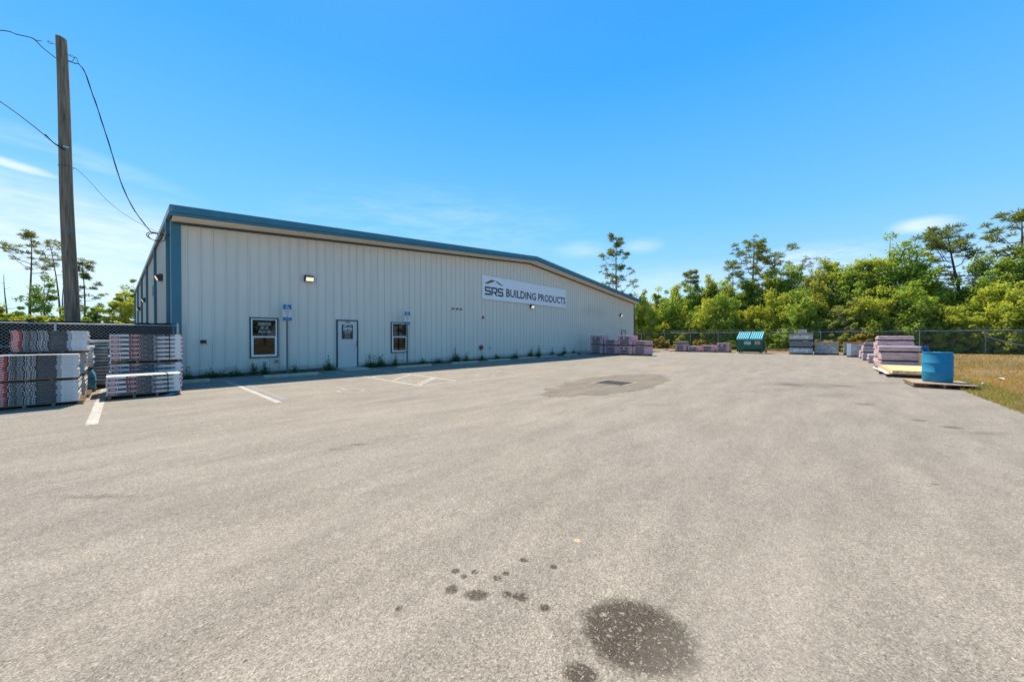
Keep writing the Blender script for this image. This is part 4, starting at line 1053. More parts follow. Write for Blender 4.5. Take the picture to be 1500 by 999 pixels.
edge_load(26.3, .001, .45, 'single low pink load between two taller pink stacks', 4, y=-18.02)
a = 'of the pink stack with a grey lid'
edge_load(29.1, .001, .46, 'bottom load ' + a, 4, y=-17.95); edge_load(29.1, .463, .40, 'middle load ' + a, 4, y=-17.95); edge_load(29.1, .865, .22, 'grey topped load at the top ' + a, 2, 1.0, y=-17.98, mat=surf('grey_film_pink', (.33, .27, .29), .4, .25, 6))
edge_load(31.6, .001, .50, 'low pink load next to the white cornered grey load', 4, y=-17.95)
# yellow lumber pile
o = thing('board_pile', 'pile of fresh yellow boards on dark runners by the lot edge', 'lumber', (18.35, -18.05, .001))
for k in range(4):
    b = MB(); x = -1.7 + k * 1.1; b.box(x, x + .12, -.62, .70 + .10 * math.sin(k * 2), .0, .10); b.build('runner', M_darkwood, o, bevel=.006)
b = MB(); b.box(-1.85, 1.7, -.60, .62, .102, .13, 0, .015); b.build('base_sheet', M_ply, o)
b = MB()
for k in range(9): b.box(-1.85 + .02 * math.sin(k), 1.7, -.58 + k * .128, -.58 + k * .128 + .122, .132, .165)
for k in range(9): b.box(-1.80 + .03 * math.sin(k * 2), 1.72, -.58 + k * .128, -.58 + k * .128 + .122, .168, .235)
b.build('boards', M_newwood, o, bevel=.006)
b = MB(); b.box(-1.9, 1.8, .60, .70, .105, .118, 0, -.02); b.box(-1.2, 1.9, .70, .76, .103, .112, 0, .03); b.build('white_strip', M_white, o)
# barrel on its pallet
bp = MB()
for k in range(8): bp.box(-.66 + k * .168, -.66 + k * .168 + .155, -.56, .56, .105, .128, 0)
for y in (-.55, -.02, .51): bp.box(-.66, .66, y, y + .04, .025, .1045, 1)
for y in (-.52, .42): bp.box(-.66, .66, y, y + .10, .0, .0245, 1)
tag(bp.build('pallet', [M_ply, M_wood], None, (13.95, -18.10, .001), R(2), bevel=.004), 'low flat pallet carrying the blue barrel at the grass edge', 'pallet', 'wooden pallets')
M_barrel, tt, bb = newmat('blue_barrel_plastic'); pc = obj_coord(tt)
cb = tt.ramp(tt.noise(tt.mapping(pc, (2, 2, 1)), 3, 4, .6), [(.3, (.003, .170, .310)), (.7, (.006, .210, .370))])
cb = tt.mix(tt.maprange(tt.noise(pc, 30, 4, .7), .66, .72, 0, .35), cb, (.10, .20, .26)); tt.put(bb.inputs['Base Color'], cb); bb.inputs['Roughness'].default_value = .6
ba = thing('barrel', 'blue plastic barrel standing on a low pallet at the grass edge', 'barrel', (13.98, -18.10, .130))
r = .285
b = MB(); b.lathe([(r * .86, 0), (r * .95, .012), (r, .05), (r * 1.005, .27), (r * 1.022, .275), (r * 1.022, .283), (r * 1.005, .289), (r * 1.008, .52), (r * 1.024, .525), (r * 1.024, .533), (r * 1.008, .54),
                   (r, .74), (r * .965, .775), (r * .955, .790), (r * 1.0, .795), (r * 1.0, .82), (r * .94, .826), (r * .93, .80)], 56); b.build('drum', M_barrel, ba, smooth=True)
for ax, ay in ((.15, .02), (-.15, -.02)):
    b = MB(); b.lathe([(.055, .80), (.055, .822), (.045, .830)], 20, 0, ax, ay); b.build('bung', M_barrel, ba)
M_navyp = surf('navy_plastic', (.008, .055, .18), .35, .2, 8)
o = thing('hand_pump', 'dark blue pump fitting sticking up behind the barrel', 'pump', (14.16, -17.90, .9455))
b = MB(); b.lathe([(.07, .0), (.075, .05), (.06, .06), (.05, .10), (.068, .11), (.072, .145), (.05, .155)], 18); b.tube([(.0, .0, .12), (-.04, .08, .15), (-.05, .10, .12)], .022, 10); b.build('body', M_navyp, o, smooth=True)
b = MB(); b.tube([(0, 0, .155), (0, 0, .175), (.06, -.07, .19)], .016, 8); b.build('handle', M_navyp, o)
# litter on the grass
b = MB(); b.add([(-.14, -.05, .03), (.13, -.08, .05), (.16, .05, .035), (-.10, .09, .06), (-.14, -.05, .034), (.13, -.08, .054), (.16, .05, .039), (-.10, .09, .064)], [(3, 2, 1, 0), (4, 5, 6, 7), (0, 1, 5, 4), (1, 2, 6, 5), (2, 3, 7, 6), (3, 0, 4, 7)])
g = ray(1466, 557); tq = -CAM.z / g.z; q = CAM + g * tq
tag(b.build('paper_scrap', M_letter, None, (q.x, q.y, .02)), 'white paper scrap lying on the dry grass', 'litter')
b = MB(); b.lathe([(.03, 0), (.04, .02), (.038, .05), (.02, .07)], 12)
g = ray(1440, 565); tq = -CAM.z / g.z; q = CAM + g * tq
tag(b.build('crumpled_cup', M_cagewrap, None, (q.x, q.y, .01)), 'crumpled pale grey cup on the grass near the barrel', 'litter')

# ------------------------------------------------------------------ vegetation
def leafmat(name, c, c2, trans=1.0, scale=.9):
    """leaves reflect their colour and let a yellower light through"""
    m = bpy.data.materials.new(name); m.use_nodes = True; t = NT(m.node_tree); t.n.clear()
    out = t.new('ShaderNodeOutputMaterial'); p = pos_coord(t)
    n = t.noise(p, scale, 3, .6); n2 = t.noise(p, 7.0, 2, .6)
    col = t.ramp(t.math('ADD', t.math('MULTIPLY', n, .6), t.math('MULTIPLY', n2, .4)), [(.36, c), (.62, c2)])
    d = t.new('ShaderNodeBsdfDiffuse'); tr = t.new('ShaderNodeBsdfTranslucent'); mx = t.new('ShaderNodeAddShader')
    t.put(d.inputs[0], col); tc = t.mix(1.0, col, (1.45 * trans, 1.35 * trans, .55 * trans), 'MULTIPLY'); t.put(tr.inputs[0], tc)
    t.l.new(d.outputs[0], mx.inputs[0]); t.l.new(tr.outputs[0], mx.inputs[1]); t.l.new(mx.outputs[0], out.inputs[0])
    return m
LM = dict(lime=leafmat('bright_leaves', (.125, .160, .028), (.225, .245, .052)), green=leafmat('green_leaves', (.094, .148, .032), (.172, .222, .052)),
          dark=leafmat('dark_leaves', (.064, .105, .026), (.125, .172, .042)), olive=leafmat('olive_leaves', (.118, .135, .030), (.198, .205, .050)),
          grey=leafmat('grey_green_leaves', (.095, .118, .046), (.155, .175, .072)), brown=leafmat('dry_leaves', (.130, .098, .040), (.205, .165, .060), .9))
PINE = leafmat('pine_needles', (.060, .080, .026), (.115, .135, .042), .75)
M_bark = surf('bark', (.085, .068, .052), .95, .35, 8, stretch=(1, 1, .3), bump=.5)
M_pbark = surf('pine_bark', (.11, .082, .065), .95, .35, 8, stretch=(1, 1, .4), bump=.5)
M_dead = surf('dead_wood', (.16, .135, .11), .95, .3, 8, stretch=(1, 1, .3))
def leaves_at(c, nrm, size, g, aspect=.62):
    """rhombic leaves: c (N,3) centres, nrm (N,3) normals, size (N,)"""
    n = len(c); nrm = nrm / (np.linalg.norm(nrm, axis=1, keepdims=True) + 1e-9)
    a = g.normal(size=(n, 3)); a -= nrm * (a * nrm).sum(1, keepdims=True); a /= (np.linalg.norm(a, axis=1, keepdims=True) + 1e-9)
    b = np.cross(nrm, a); s = size[:, None]
    v = np.stack([c - a * s, c + b * s * aspect + nrm * s * .12, c + a * s, c - b * s * aspect + nrm * s * .12], 1).reshape(-1, 3)
    return v, np.arange(4 * n).reshape(n, 4)
def crown(h, base, rx, g, nc=46, per=105, leaf=.17, flat=.62, gaps=.0, ry=None):
    ry = ry or rx; cz = (h + base) / 2; rz = (h - base) / 2
    ph = g.uniform(0, 6.28, 6); cs = []
    while len(cs) < nc:
        d = g.normal(size=3); d /= np.linalg.norm(d); rad = g.uniform(.18, 1.0) ** .5
        az = math.atan2(d[1], d[0])
        lump = 1 + .20 * math.sin(2 * az + ph[0] + 2 * d[2]) + .16 * math.sin(3 * az + ph[1] - 3 * d[2]) + .10 * math.sin(5 * az + ph[2] + 5 * d[2])
        p = d * rad * lump * np.array([rx, ry, rz]) * .86; taper = 1 - .28 * max(0, p[2] / rz)
        p[:2] *= taper
        cs.append(p + [0, 0, cz])
    cs = np.array(cs); rc = g.uniform(.08, .24, nc) * (rx + rz) / 2
    C = np.repeat(cs, per, 0); RC = np.repeat(rc, per)
    d = g.normal(size=(len(C), 3)); d /= np.linalg.norm(d, axis=1, keepdims=True)
    rr = g.uniform(.25, 1.08, len(C)) ** .6
    off = d * (rr * RC)[:, None]; off[:, 2] *= flat; P = C + off
    keep = (P[:, 2] > max(.02, base - .3)); P = P[keep]; d = d[keep]
    nr = d * .55 + g.normal(size=P.shape) * .55 + np.array([0, 0, .75])
    sz = leaf * g.uniform(.55, 1.35, len(P))
    v, q = leaves_at(P, nr, sz, g); return v, q, cs
def broad(name, loc, h, rx, kind, label, cat, group, seed, base=None, nc=46, per=105, leaf=.17, trunk=.14, cat_part='crown', flat=.62, lean=(0, 0), limbs=10):
    g = np.random.default_rng(seed); base = .28 * h if base is None else base
    o = thing(name, label, cat, loc, 0, group)
    v, q, cs = crown(h, base, rx, g, nc, per, leaf, flat)
    if lean != (0, 0): v[:, 0] += lean[0] * v[:, 2] / h; v[:, 1] += lean[1] * v[:, 2] / h
    link('crown' if cat == 'tree' else 'foliage', fast_mesh('crown', v, q, [LM[kind]]), o)
    b = MB(); zt = max(.4, .72 * h)
    tp = [(lean[0] * f * .7 + .06 * h * math.sin(f * 4 + seed) * .25, lean[1] * f * .7 + .05 * h * math.sin(f * 5 + seed * 2) * .2, -.1 + f * zt) for f in np.linspace(0, 1, 7)]
    b.tube(tp, [trunk * (1 - .75 * i / 6) for i in range(7)], 7)
    idx = sorted(set(np.argsort(-np.linalg.norm(cs[:, :2], axis=1))[:limbs].tolist()) | set(np.argsort(-cs[:, 2])[:7].tolist())) if limbs else []
    for k in idx:
        c = cs[k]; f = min(.95, max(.15, (c[2] - .25 * h) / zt)); i = int(f * 6); s = Vector(tp[i])
        e = Vector((c[0] + lean[0] * c[2] / h, c[1] + lean[1] * c[2] / h, c[2]))
        m = (s + e) / 2 + Vector((0, 0, -.06 * h * .4)); b.tube([s, m, e], [trunk * .42, trunk * .28, trunk * .08], 5)
    b.build('trunk' if cat == 'tree' else 'stem', M_bark, o)
    return o
def pine(loc, h, label, seed, first=.45, reach=1.0, n=18, lean=(0, 0), trunk=.17, tuft=.55, dens=1.0, skew=(0, 0), group='tall pines', dead=False, per=58):
    g = np.random.default_rng(seed); rr = random.Random(seed)
    o = thing('pine_tree', label, 'pine', loc, 0, group)
    b = MB(); N = 14
    axis = [Vector((lean[0] * f + .10 * math.sin(f * 5 + seed), lean[1] * f + .10 * math.sin(f * 4 + seed * 2), f * h)) for f in np.linspace(0, 1, N)]
    b.tube(axis, [trunk * (1 - .86 * i / (N - 1)) for i in range(N)], 8)
    def ax(f):
        x = f * (N - 1); i = min(N - 2, int(x)); return axis[i].lerp(axis[i + 1], x - i)
    tips = [ax(1.0)]
    for k in range(n):
        f = first + (1 - first) * (k + rr.uniform(-.3, .3)) / n; f = min(.985, max(first * .96, f))
        a = k * 2.4 + rr.uniform(-.5, .5)
        u = (f - first) / (1 - first)
        Lb = reach * (1.25 - .95 * u) * rr.uniform(.55, 1.2) * (1.0 if u > .12 else .7)
        d = Vector((math.cos(a) + skew[0], math.sin(a) + skew[1], 0)); d = d.normalized()
        s = ax(f); rise = rr.uniform(.05, .75) + .35 * u
        m1 = s + d * Lb * .45 + Vector((0, 0, Lb * .08)); e = s + d * Lb + Vector((0, 0, Lb * rise))
        r0 = trunk * (.30 - .16 * u); b.tube([s, m1, e], [r0, r0 * .7, r0 * .25], 5)
        if dead: continue
        tips.append(e)
        for q in range(rr.randint(3, 6)):
            f2 = rr.uniform(.45, .95); base_ = s.lerp(m1, f2 * 2) if f2 < .5 else m1.lerp(e, f2 * 2 - 1)
            sd = d.cross(Vector((0, 0, 1))) * rr.choice((-1, 1)); e2 = base_ + sd * Lb * rr.uniform(.15, .42) + d * Lb * .12 + Vector((0, 0, Lb * rr.uniform(-.12, .38)))
            b.tube([base_, e2], [r0 * .4, r0 * .15], 4); tips.append(e2)
    b.build('trunk', M_dead if dead else M_pbark, o)
    if not dead:
        C = np.array([tuple(p) for p in tips]); rc = tuft * g.uniform(.5, 1.1, len(C))
        C = np.repeat(C, per, 0); rc = np.repeat(rc, per)
        d = g.normal(size=(len(C), 3)); d[:, 2] = np.abs(d[:, 2]) * 1.0 - .35; d /= np.linalg.norm(d, axis=1, keepdims=True)
        P = C + d * (rc * g.uniform(.25, .8, len(C)))[:, None] * np.array([1, 1, .8])
        Ld = rc * .40; side = np.cross(d, g.normal(size=d.shape)); side /= np.linalg.norm(side, axis=1, keepdims=True) + 1e-9
        wv = (.15 * Ld)[:, None]
        v = np.stack([P - d * Ld[:, None], P + side * wv, P + d * Ld[:, None], P - side * wv], 1).reshape(-1, 3)
        link('crown', fast_mesh('needles', v, np.arange(len(v)).reshape(-1, 4), [PINE]), o)
    return o
def at_x(px, x0):
    v = ray(px, 495); tq = (x0 - CAM.x) / v.x; return Vector((x0, CAM.y + v.y * tq, 0)), tq
def place_of(px):
    for lim, p_ in ((962, 'beside the warehouse end wall'), (985, 'left of the low pink loads'), (1032, 'behind the low pink loads'), (1078, 'behind the tallest low pink load'), (1122, 'behind the green dumpster'), (1158, 'behind the timber rail'),
                   (1194, 'behind the tile load stack'), (1240, 'behind the grey wrapped loads'), (1282, 'behind the white cornered grey load'), (1345, 'behind the tallest pink stack'), (1395, 'behind the blue barrel'), (1450, 'by the braced fence post'), (1600, 'right of the braced fence post')):
        if px < lim: return p_
pend = []
def later(o, px, words): pend.append((o, px, words)); return o
def settle():
    """give every plant its own label; look-alikes in one place are told apart by their order from left to right"""
    by = {}
    for o, px, words in pend: by.setdefault(words + ' ' + place_of(px), []).append((px, o))
    for base, l in by.items():
        l.sort(key=lambda e: e[0]); n = len(l)
        for i, (px, o) in enumerate(l):
            o['label'] = base if n == 1 else ((['left', 'right'] if n == 2 else ['leftmost', 'middle', 'rightmost'] if n == 3 else ['leftmost', 'second', 'third', 'rightmost'])[i] + ' of %s: ' % ['', '', 'two', 'three', 'four'][n] + base)
kinds = ['lime', 'lime', 'green', 'lime', 'olive', 'lime', 'green', 'lime', 'lime', 'green', 'lime', 'lime', 'green', 'lime', 'grey', 'green']
kw = dict(olive='olive', lime='lime green', green='mid green', dark='dark green', grey='grey green', brown='brownish')
rr = random.Random(5)
front = [(929, 462), (945, 452), (962, 462), (980, 448), (1000, 458), (1019, 440), (1040, 452), (1062, 442), (1083, 458), (1106, 446), (1128, 452), (1150, 440), (1172, 452), (1195, 444), (1218, 452),
         (1240, 440), (1262, 448), (1285, 438), (1308, 446), (1330, 438), (1352, 450), (1374, 444), (1397, 448), (1420, 452), (1444, 440), (1468, 446), (1494, 438)]
for i, (px, py) in enumerate(front):
    p, d = at_x(px, 49.0 + rr.uniform(-.3, 1.6)); h = zof(py - rr.uniform(-6, 34), d); k = kinds[(i * 5 + 3) % 16]
    later(broad('shrub', p, h, 2.0 + rr.uniform(-.2, .5), k, 'x', 'shrub', 'shrubs along the far fence', 100 + i, base=-.35 * h, nc=120, per=105, leaf=.098, trunk=.07, limbs=5, flat=.85), px, kw[k] + ' shrub along the far fence')
low = [(938, 'brown'), (968, 'brown'), (992, 'olive'), (1028, 'brown'), (1072, 'dark'), (1125, 'dark'), (1142, 'dark'), (1200, 'brown'), (1215, 'brown'), (1232, 'olive'), (1262, 'brown'), (1405, 'olive'), (1470, 'lime'), (1388, 'green'), (1422, 'olive'), (1438, 'lime'), (1455, 'green'), (1488, 'olive'), (1372, 'lime'), (1352, 'olive')]
for i, (px, k) in enumerate(low):
    p, d = at_x(px, 45.9 + rr.uniform(-.3, .4)); h = 1.5 + rr.uniform(-.3, .8)
    if px > 1340: p, d = at_x(px, 48.2); h += .7
    later(broad('shrub', p, h, 1.25 + rr.uniform(-.2, .4), k, 'x', 'shrub', 'low brush in front of the far fence', 180 + i, base=-.4, nc=26, per=130, leaf=.085, trunk=.03, limbs=3), px, 'low ' + kw[k] + ' brush by the far fence')
second = [(940, 430, 'lime', 1.6), (962, 424, 'lime', 1.7), (988, 416, 'lime', 1.7), (1013, 406, 'green', 1.5), (1036, 398, 'lime', 1.9), (1062, 408, 'lime', 1.7), (1100, 394, 'dark', 2.1), (1130, 388, 'lime', 2.0), (1160, 380, 'green', 1.8),
          (1188, 390, 'grey', 1.8), (1216, 371, 'lime', 2.0), (1246, 376, 'green', 2.1), (1272, 364, 'lime', 2.2), (1302, 347, 'green', 3.3), (1336, 364, 'green', 2.6), (1362, 398, 'lime', 2.0), (1386, 432, 'lime', 1.8),
          (1418, 410, 'dark', 1.8), (1447, 372, 'dark', 2.7), (1478, 380, 'green', 2.3), (1504, 364, 'dark', 2.6)]
for i, (px, py, k, r) in enumerate(second):
    p, d = at_x(px, 52.5 + rr.uniform(-.6, 1.6)); h = zof(py, d)
    later(broad('tree', p, h, r, k, 'x', 'tree', 'broadleaf trees beyond the far fence', 300 + i, base=.10 * h, nc=125, per=105, leaf=.105, flat=.8, trunk=.15), px, kw[k] + ' tree rising over the shrubs')
third = [(952, 446, 'dark'), (1003, 436, 'green'), (1052, 428, 'dark'), (1092, 424, 'green'), (1142, 412, 'green'), (1178, 414, 'dark'), (1232, 404, 'dark'), (1288, 396, 'dark'), (1348, 410, 'dark'), (1402, 440, 'green'), (1432, 428, 'dark'), (1466, 412, 'dark'), (1500, 400, 'dark')]
for i, (px, py, k) in enumerate(third):
    p, d = at_x(px, 58 + rr.uniform(-1, 3)); h = zof(py, d)
    later(broad('tree', p, h, 3.4, k, 'x', 'tree', 'broadleaf trees at the back of the wood', 400 + i, base=.1 * h, nc=50, per=110, leaf=.19, trunk=.16, limbs=5), px, kw[k] + ' tree deep in the wood')
settle()
# the wood turns the corner and runs on behind the field: outside the picture, but the windows mirror it
for i, (x, y, h, k) in enumerate(((3, -52, 9, 'green'), (9, -54, 11, 'dark'), (15, -52, 9.5, 'green'), (21, -53, 11, 'dark'), (27, -51, 10, 'olive'), (33, -52, 11, 'green'), (40, -50, 10, 'dark'), (50.5, -38, 9.5, 'green'), (51, -45, 10, 'dark'))):
    broad('tree', (x, y, 0), h, 4.2, k, 'tree of the wood behind the dry field, mirrored in the window panes', 'tree', 'trees mirrored in the windows', 600 + i, base=.05 * h, nc=40, per=60, leaf=.30, trunk=.16, limbs=4)
p, d = at_x(903, 50.5); pine(p, zof(350, d), 'tall straight pine standing behind the far end of the warehouse roof', 21, first=.36, reach=3.0, n=24, trunk=.24, tuft=.60)
p, d = at_x(1103, 55); pine(p, zof(356, d), 'tall pine with a flat spreading top behind the dumpster', 22, first=.60, reach=3.6, n=20, trunk=.22, tuft=.62)
p, d = at_x(1072, 56); pine(p, zof(386, d), 'slender open pine just left of the flat topped pine', 23, first=.45, reach=1.7, n=18, trunk=.14, tuft=.50, per=34)
p, d = at_x(1135, 57); pine(p, zof(376, d), 'sparse pine just right of the flat topped pine', 24, first=.60, reach=2.2, n=14, trunk=.15, tuft=.55, per=32)
p, d = at_x(1160, 58); pine(p, zof(384, d), 'thin pine with ragged top behind the timber rail', 25, first=.62, reach=2.4, n=14, trunk=.14, tuft=.52, per=28, lean=(.5, -1))
p, d = at_x(1188, 58); pine(p, zof(388, d), 'ragged leaning pine behind the three tier tile stack', 26, first=.6, reach=2.2, n=12, trunk=.13, tuft=.5, per=26, lean=(0, -1.6))
p, d = at_x(1012, 54); pine(p, zof(398, d), 'small dark pine crown poking above the low pink loads', 27, first=.78, reach=1.5, n=9, trunk=.13, tuft=.55)
p, d = at_x(1428, 56); pine(p, zof(334, d), 'leaning pine with long one sided branches right of the barrel', 28, first=.52, reach=3.8, n=20, trunk=.22, tuft=.62, lean=(.4, 1.8), skew=(0, .75))
p, d = at_x(1403, 58); pine(p, zof(400, d), 'thin half bare pine below the leaning pine', 29, first=.5, reach=1.7, n=12, trunk=.10, tuft=.45, per=20)
p, d = at_x(1497, 55); pine(p, zof(320, d), 'tall pine cut by the right edge of the picture', 30, first=.55, reach=3.4, n=18, trunk=.22, tuft=.62)

# behind the screened fence, left
def left(px, d): return at_depth(px, d, 0)
pine(left(46, 42), zof(343, 42), 'tallest bare trunked pine beyond the screened fence', 41, first=.66, reach=2.8, n=8, trunk=.16, tuft=.55, skew=(-.3, .2), group='pines beyond the screened fence', per=46)
pine(left(97, 44), zof(362, 44), 'leaning pine just left of the utility pole', 42, first=.70, reach=2.3, n=7, trunk=.13, tuft=.50, per=46, lean=(-1.1, -1.2), group='pines beyond the screened fence')
pine(left(123, 43), zof(382, 43), 'narrow pine just right of the utility pole', 43, first=.30, reach=1.7, n=15, trunk=.13, tuft=.55, group='pines beyond the screened fence')
pine(left(9, 42), zof(403, 42), 'bare dead snag at the far left beyond the screened fence', 44, first=.55, reach=.8, n=5, trunk=.13, dead=True, group='pines beyond the screened fence')
pine(left(94, 46), zof(420, 46), 'broken dead stub beside the leaning pine', 45, first=.7, reach=.4, n=3, trunk=.17, dead=True, group='pines beyond the screened fence')
lt = [(-22, 430, 'green', 2.6, 40, 'outermost left'), (2, 446, 'olive', 2.2, 38, 'at the left edge of the picture'), (24, 450, 'lime', 2.0, 37, 'left of the tallest bare pine'), (66, 408, 'green', 2.6, 41, 'round topped, right of the tallest bare pine'), (44, 438, 'lime', 2.0, 38, 'at the foot of the tallest bare pine'),
      (86, 446, 'lime', 1.9, 37, 'left of the utility pole'), (114, 456, 'green', 1.8, 38, 'behind the utility pole'), (138, 442, 'green', 1.7, 40, 'right of the narrow pine'), (152, 458, 'lime', 1.8, 38, 'in the low gap right of the pole'), (168, 460, 'lime', 1.6, 37, 'low, left of the warehouse'),
      (182, 420, 'lime', 2.0, 39, 'tall, left of the warehouse side wall'), (204, 412, 'green', 2.4, 42, 'tallest beside the warehouse side wall'), (222, 425, 'green', 2.4, 46, 'partly behind the warehouse side wall')]
for i, (px, py, k, r, d, wh) in enumerate(lt):
    h = zof(py, d)
    broad('tree', left(px, d), h * (.80 if k == 'lime' and px < 170 else 1.0), r * .9, k, '%s tree beyond the screened fence, %s' % (kw[k], wh), 'tree', 'leafy trees beyond the screened fence', 500 + i, base=.12 * h, nc=58, per=85, leaf=.115, trunk=.09, limbs=7)

# weeds along the wall
WEED = leafmat('weed_leaves', (.026, .044, .014), (.062, .092, .026), .7, 6)
STALK = surf('weed_stalk', (.10, .095, .05), .9, .3, 12)
def weed(x, y, h, wd, n, stalks, label, seed):
    g = np.random.default_rng(seed); rr = random.Random(seed)
    o = thing('weed', label, 'weed', (x, y, .005), 0, 'weeds along the warehouse wall')
    h *= 1.2; n = int(n * 1.3)
    P = np.stack([g.normal(0, wd * .45, n), g.normal(0, .08, n), np.abs(g.normal(0, h * .30, n)) + .01], 1)
    b = MB(); ex = []
    for k in range(stalks):
        x0, y0 = rr.gauss(0, wd * .3), rr.uniform(-.05, .03); hh = h * rr.uniform(.7, 1.6); dx = rr.uniform(-.12, .12) * hh
        pts = [(x0, y0, 0), (x0 + dx * .4, y0, hh * .5), (x0 + dx, y0 + rr.uniform(-.04, .02), hh)]; b.tube(pts, [.005, .004, .002], 4)
        for q in range(int(8 * hh / .4)):
            f = rr.uniform(.2, 1); ex.append((x0 + dx * f + rr.gauss(0, .025), y0 + rr.gauss(0, .02), hh * f))
    for k in range(4): b.tube([(rr.gauss(0, .02), 0, 0), (rr.gauss(0, wd * .4), rr.uniform(-.05, .03), h * rr.uniform(.4, .8))], [.004, .002], 4)
    b.build('stem', STALK, o)
    if ex: P = np.concatenate([P, np.array(ex)])
    v, q = leaves_at(P, g.normal(size=P.shape) + np.array([0, -.3, .8]), g.uniform(.018, .048, len(P)), g, .45)
    link('leaves', fast_mesh('weed_leaves', v, q, [WEED]), o)
ws = [(.34, .24, .16, 90, 2, 'small dark weed at the blue corner of the warehouse'), (.95, .22, .35, 190, 1, 'spreading weed left of the lettered window'), (1.55, .20, .30, 150, 2, 'low weed below the lettered window\'s left edge'),
      (2.12, .42, .13, 120, 4, 'tall thin weed under the left of the lettered window'), (2.45, .42, .13, 120, 4, 'tall thin weed under the right of the lettered window'), (3.45, .26, .10, 40, 2, 'lone stalky weed just right of the first parking sign'),
      (4.72, .36, .18, 240, 4, 'bushy weed just left of the entrance door'), (6.55, .34, .28, 300, 6, 'thick bushy weed just right of the entrance door'), (7.05, .38, .22, 240, 6, 'tall weed between the door and the second window'), (7.75, .40, .12, 90, 4, 'thin weed under the second window'),
      (9.35, .26, .20, 110, 3, 'wispy weed beyond the second parking sign'), (10.35, .24, .24, 110, 3, 'low weed under the wall vents'), (11.55, .50, .32, 420, 7, 'biggest bushy weed under the three vents'), (12.3, .36, .15, 110, 4, 'weed between the biggest bush and the red bell'),
      (13.55, .30, .14, 120, 3, 'weed directly below the red bell'), (14.9, .30, .25, 160, 3, 'weed right of the hose tap'), (16.6, .32, .25, 150, 5, 'stalky weed under the left half of the sign board'), (18.3, .42, .30, 300, 6, 'bushy weed under the middle of the sign board'), (19.2, .44, .30, 320, 6, 'bushy weed right of the sign lamp'),
      (20.9, .34, .25, 180, 4, 'weed under the right half of the sign board'), (22.6, .40, .4, 260, 5, 'weed below the right end of the sign board'), (24.0, .32, .3, 180, 3, 'weed next to the pink loads by the warehouse')]
for i, (x, h, wd, n, st, lb) in enumerate(ws): weed(x, -.17 + random.uniform(-.05, .03), h, wd, n, st, lb, 700 + i)
g = np.random.default_rng(77)
n = 5200; X = g.uniform(.1, 26, n); keep = (np.abs(X - 5.57) > .62) & (np.sin(X * 2.1) + np.sin(X * .83 + 1) + g.normal(0, .5, n) > -.5); X = X[keep]; n = len(X)
P = np.stack([X, -g.uniform(.04, .52, n), np.abs(g.normal(0, .045, n)) + .008], 1)
v, q = leaves_at(P, g.normal(size=P.shape) + np.array([0, 0, .7]), g.uniform(.012, .034, n), g, .4)
o = link('weeds', fast_mesh('weeds', v, q, [WEED])); tag(o, 'low green weeds in the soil strip along the warehouse wall', 'weeds', None, 'stuff')

# dry grass of the field
M_grass = bpy.data.materials.new('dry_grass'); M_grass.use_nodes = True; t = NT(M_grass.node_tree); b_ = t.n['Principled BSDF']; p = pos_coord(t)
n1 = t.noise(p, .55, 4, .6); n2 = t.noise(p, 9, 3, .7)
sx = t.new('ShaderNodeSeparateXYZ'); t.l.new(p, sx.inputs[0])
edge = t.maprange(t.math('ADD', sx.outputs[1], t.math('MULTIPLY', t.math('SUBTRACT', n1, .5), 1.6)), -19.9, -18.9)
nearx = t.maprange(sx.outputs[0], 24, 13)
col = t.ramp(t.math('ADD', t.math('MULTIPLY', n1, .55), t.math('MULTIPLY', n2, .45)), [(.34, (.16, .125, .042)), (.48, (.30, .185, .060)), (.60, (.42, .230, .070)), (.72, (.48, .34, .14))])
col = t.mix(t.maprange(sx.outputs[0], 16, 30, 0, .75), col, t.ramp(n2, [(.35, (.150, .115, .042)), (.7, (.27, .195, .080))]))
col = t.mix(t.math('MULTIPLY', edge, t.maprange(n2, .30, .65)), col, (.150, .165, .045))
out_ = t.n['Material Output']; t.n.remove(b_)
d_ = t.new('ShaderNodeBsdfDiffuse'); tr_ = t.new('ShaderNodeBsdfTranslucent'); ad_ = t.new('ShaderNodeAddShader'); t.put(d_.inputs[0], col); t.put(tr_.inputs[0], t.mix(1.0, col, (.9, .9, .75), 'MULTIPLY'))
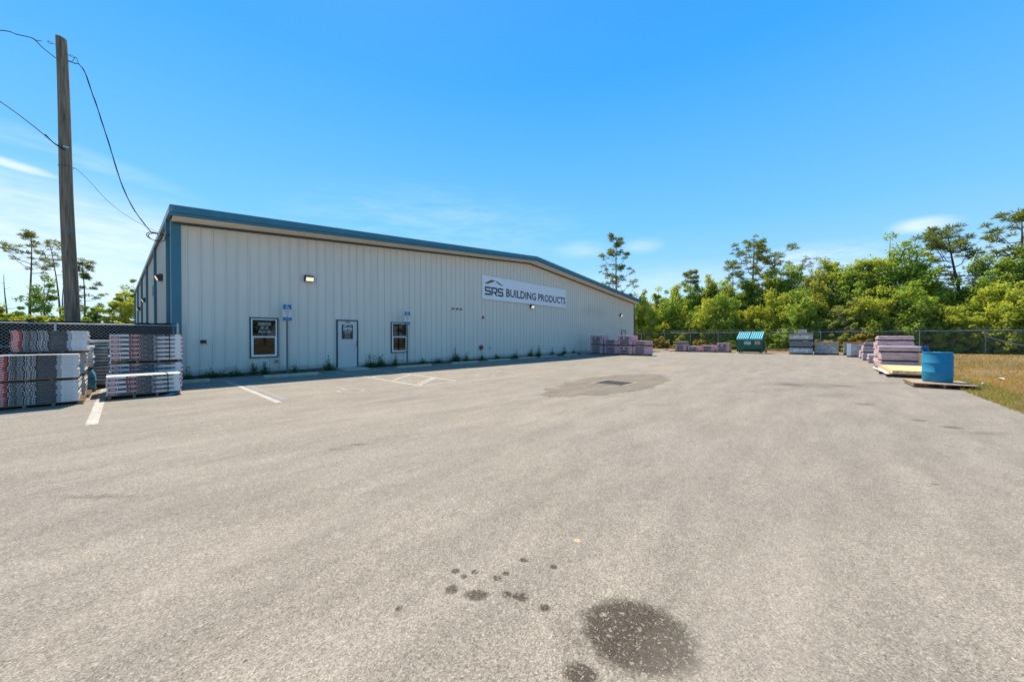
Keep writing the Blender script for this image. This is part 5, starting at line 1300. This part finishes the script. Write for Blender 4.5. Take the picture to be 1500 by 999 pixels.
t.l.new(d_.outputs[0], ad_.inputs[0]); t.l.new(tr_.outputs[0], ad_.inputs[1]); t.l.new(ad_.outputs[0], out_.inputs[0])
g = np.random.default_rng(99)
def blades(n, xr, yr, h, wd, pw=1.0):
    X = xr[0] + (xr[1] - xr[0]) * g.uniform(0, 1, n) ** pw; Y = yr[0] + (yr[1] - yr[0]) * g.uniform(0, 1, n) ** 1.3
    cl = np.sin(X * 3.1 + np.sin(Y * 2.3) * 2) + np.sin(Y * 3.7 + X * 1.1) + g.normal(0, .8, n)
    X, Y, cl = X[cl > -1.2], Y[cl > -1.2], cl[cl > -1.2]; m = len(X)
    H = h * g.uniform(.4, 1.4, m) * (1 + .25 * np.clip(cl, -1, 1)); a = g.uniform(0, 6.28, m); lx, ly = np.cos(a), np.sin(a)
    Wd = wd * g.uniform(.6, 1.4, m); ln = H * g.uniform(.2, .9, m); b2 = g.uniform(0, 6.28, m)
    z0 = np.full(m, -.015)
    v = np.stack([np.stack([X - lx * Wd, Y - ly * Wd, z0], 1), np.stack([X + lx * Wd, Y + ly * Wd, z0], 1), np.stack([X + np.cos(b2) * ln, Y + np.sin(b2) * ln, H], 1)], 1).reshape(-1, 3)
    return v
V = np.concatenate([blades(26000, (6, 19), (-18.42, -24), .05, .006), blades(9000, (5, 20), (-18.40, -19.3), .075, .007), blades(26000, (15, 34), (-18.6, -32), .05, .012), blades(24000, (24, 47), (-18.7, -44), .05, .02)])
o = link('grass', fast_mesh('grass', V, np.arange(len(V)).reshape(-1, 3), [M_grass])); tag(o, 'dry tan and green grass of the field beside the lot', 'grass', None, 'stuff')

# ------------------------------------------------------------------ render settings
scene.view_settings.view_transform = 'Standard'; scene.view_settings.look = 'None'
scene.view_settings.gamma = 1.0; scene.view_settings.use_curve_mapping = False
scene.view_settings.exposure = 0.92
scene.render.engine = 'CYCLES'
scene.cycles.max_bounces = 6; scene.cycles.diffuse_bounces = 3; scene.cycles.transmission_bounces = 4; scene.cycles.transparent_max_bounces = 6
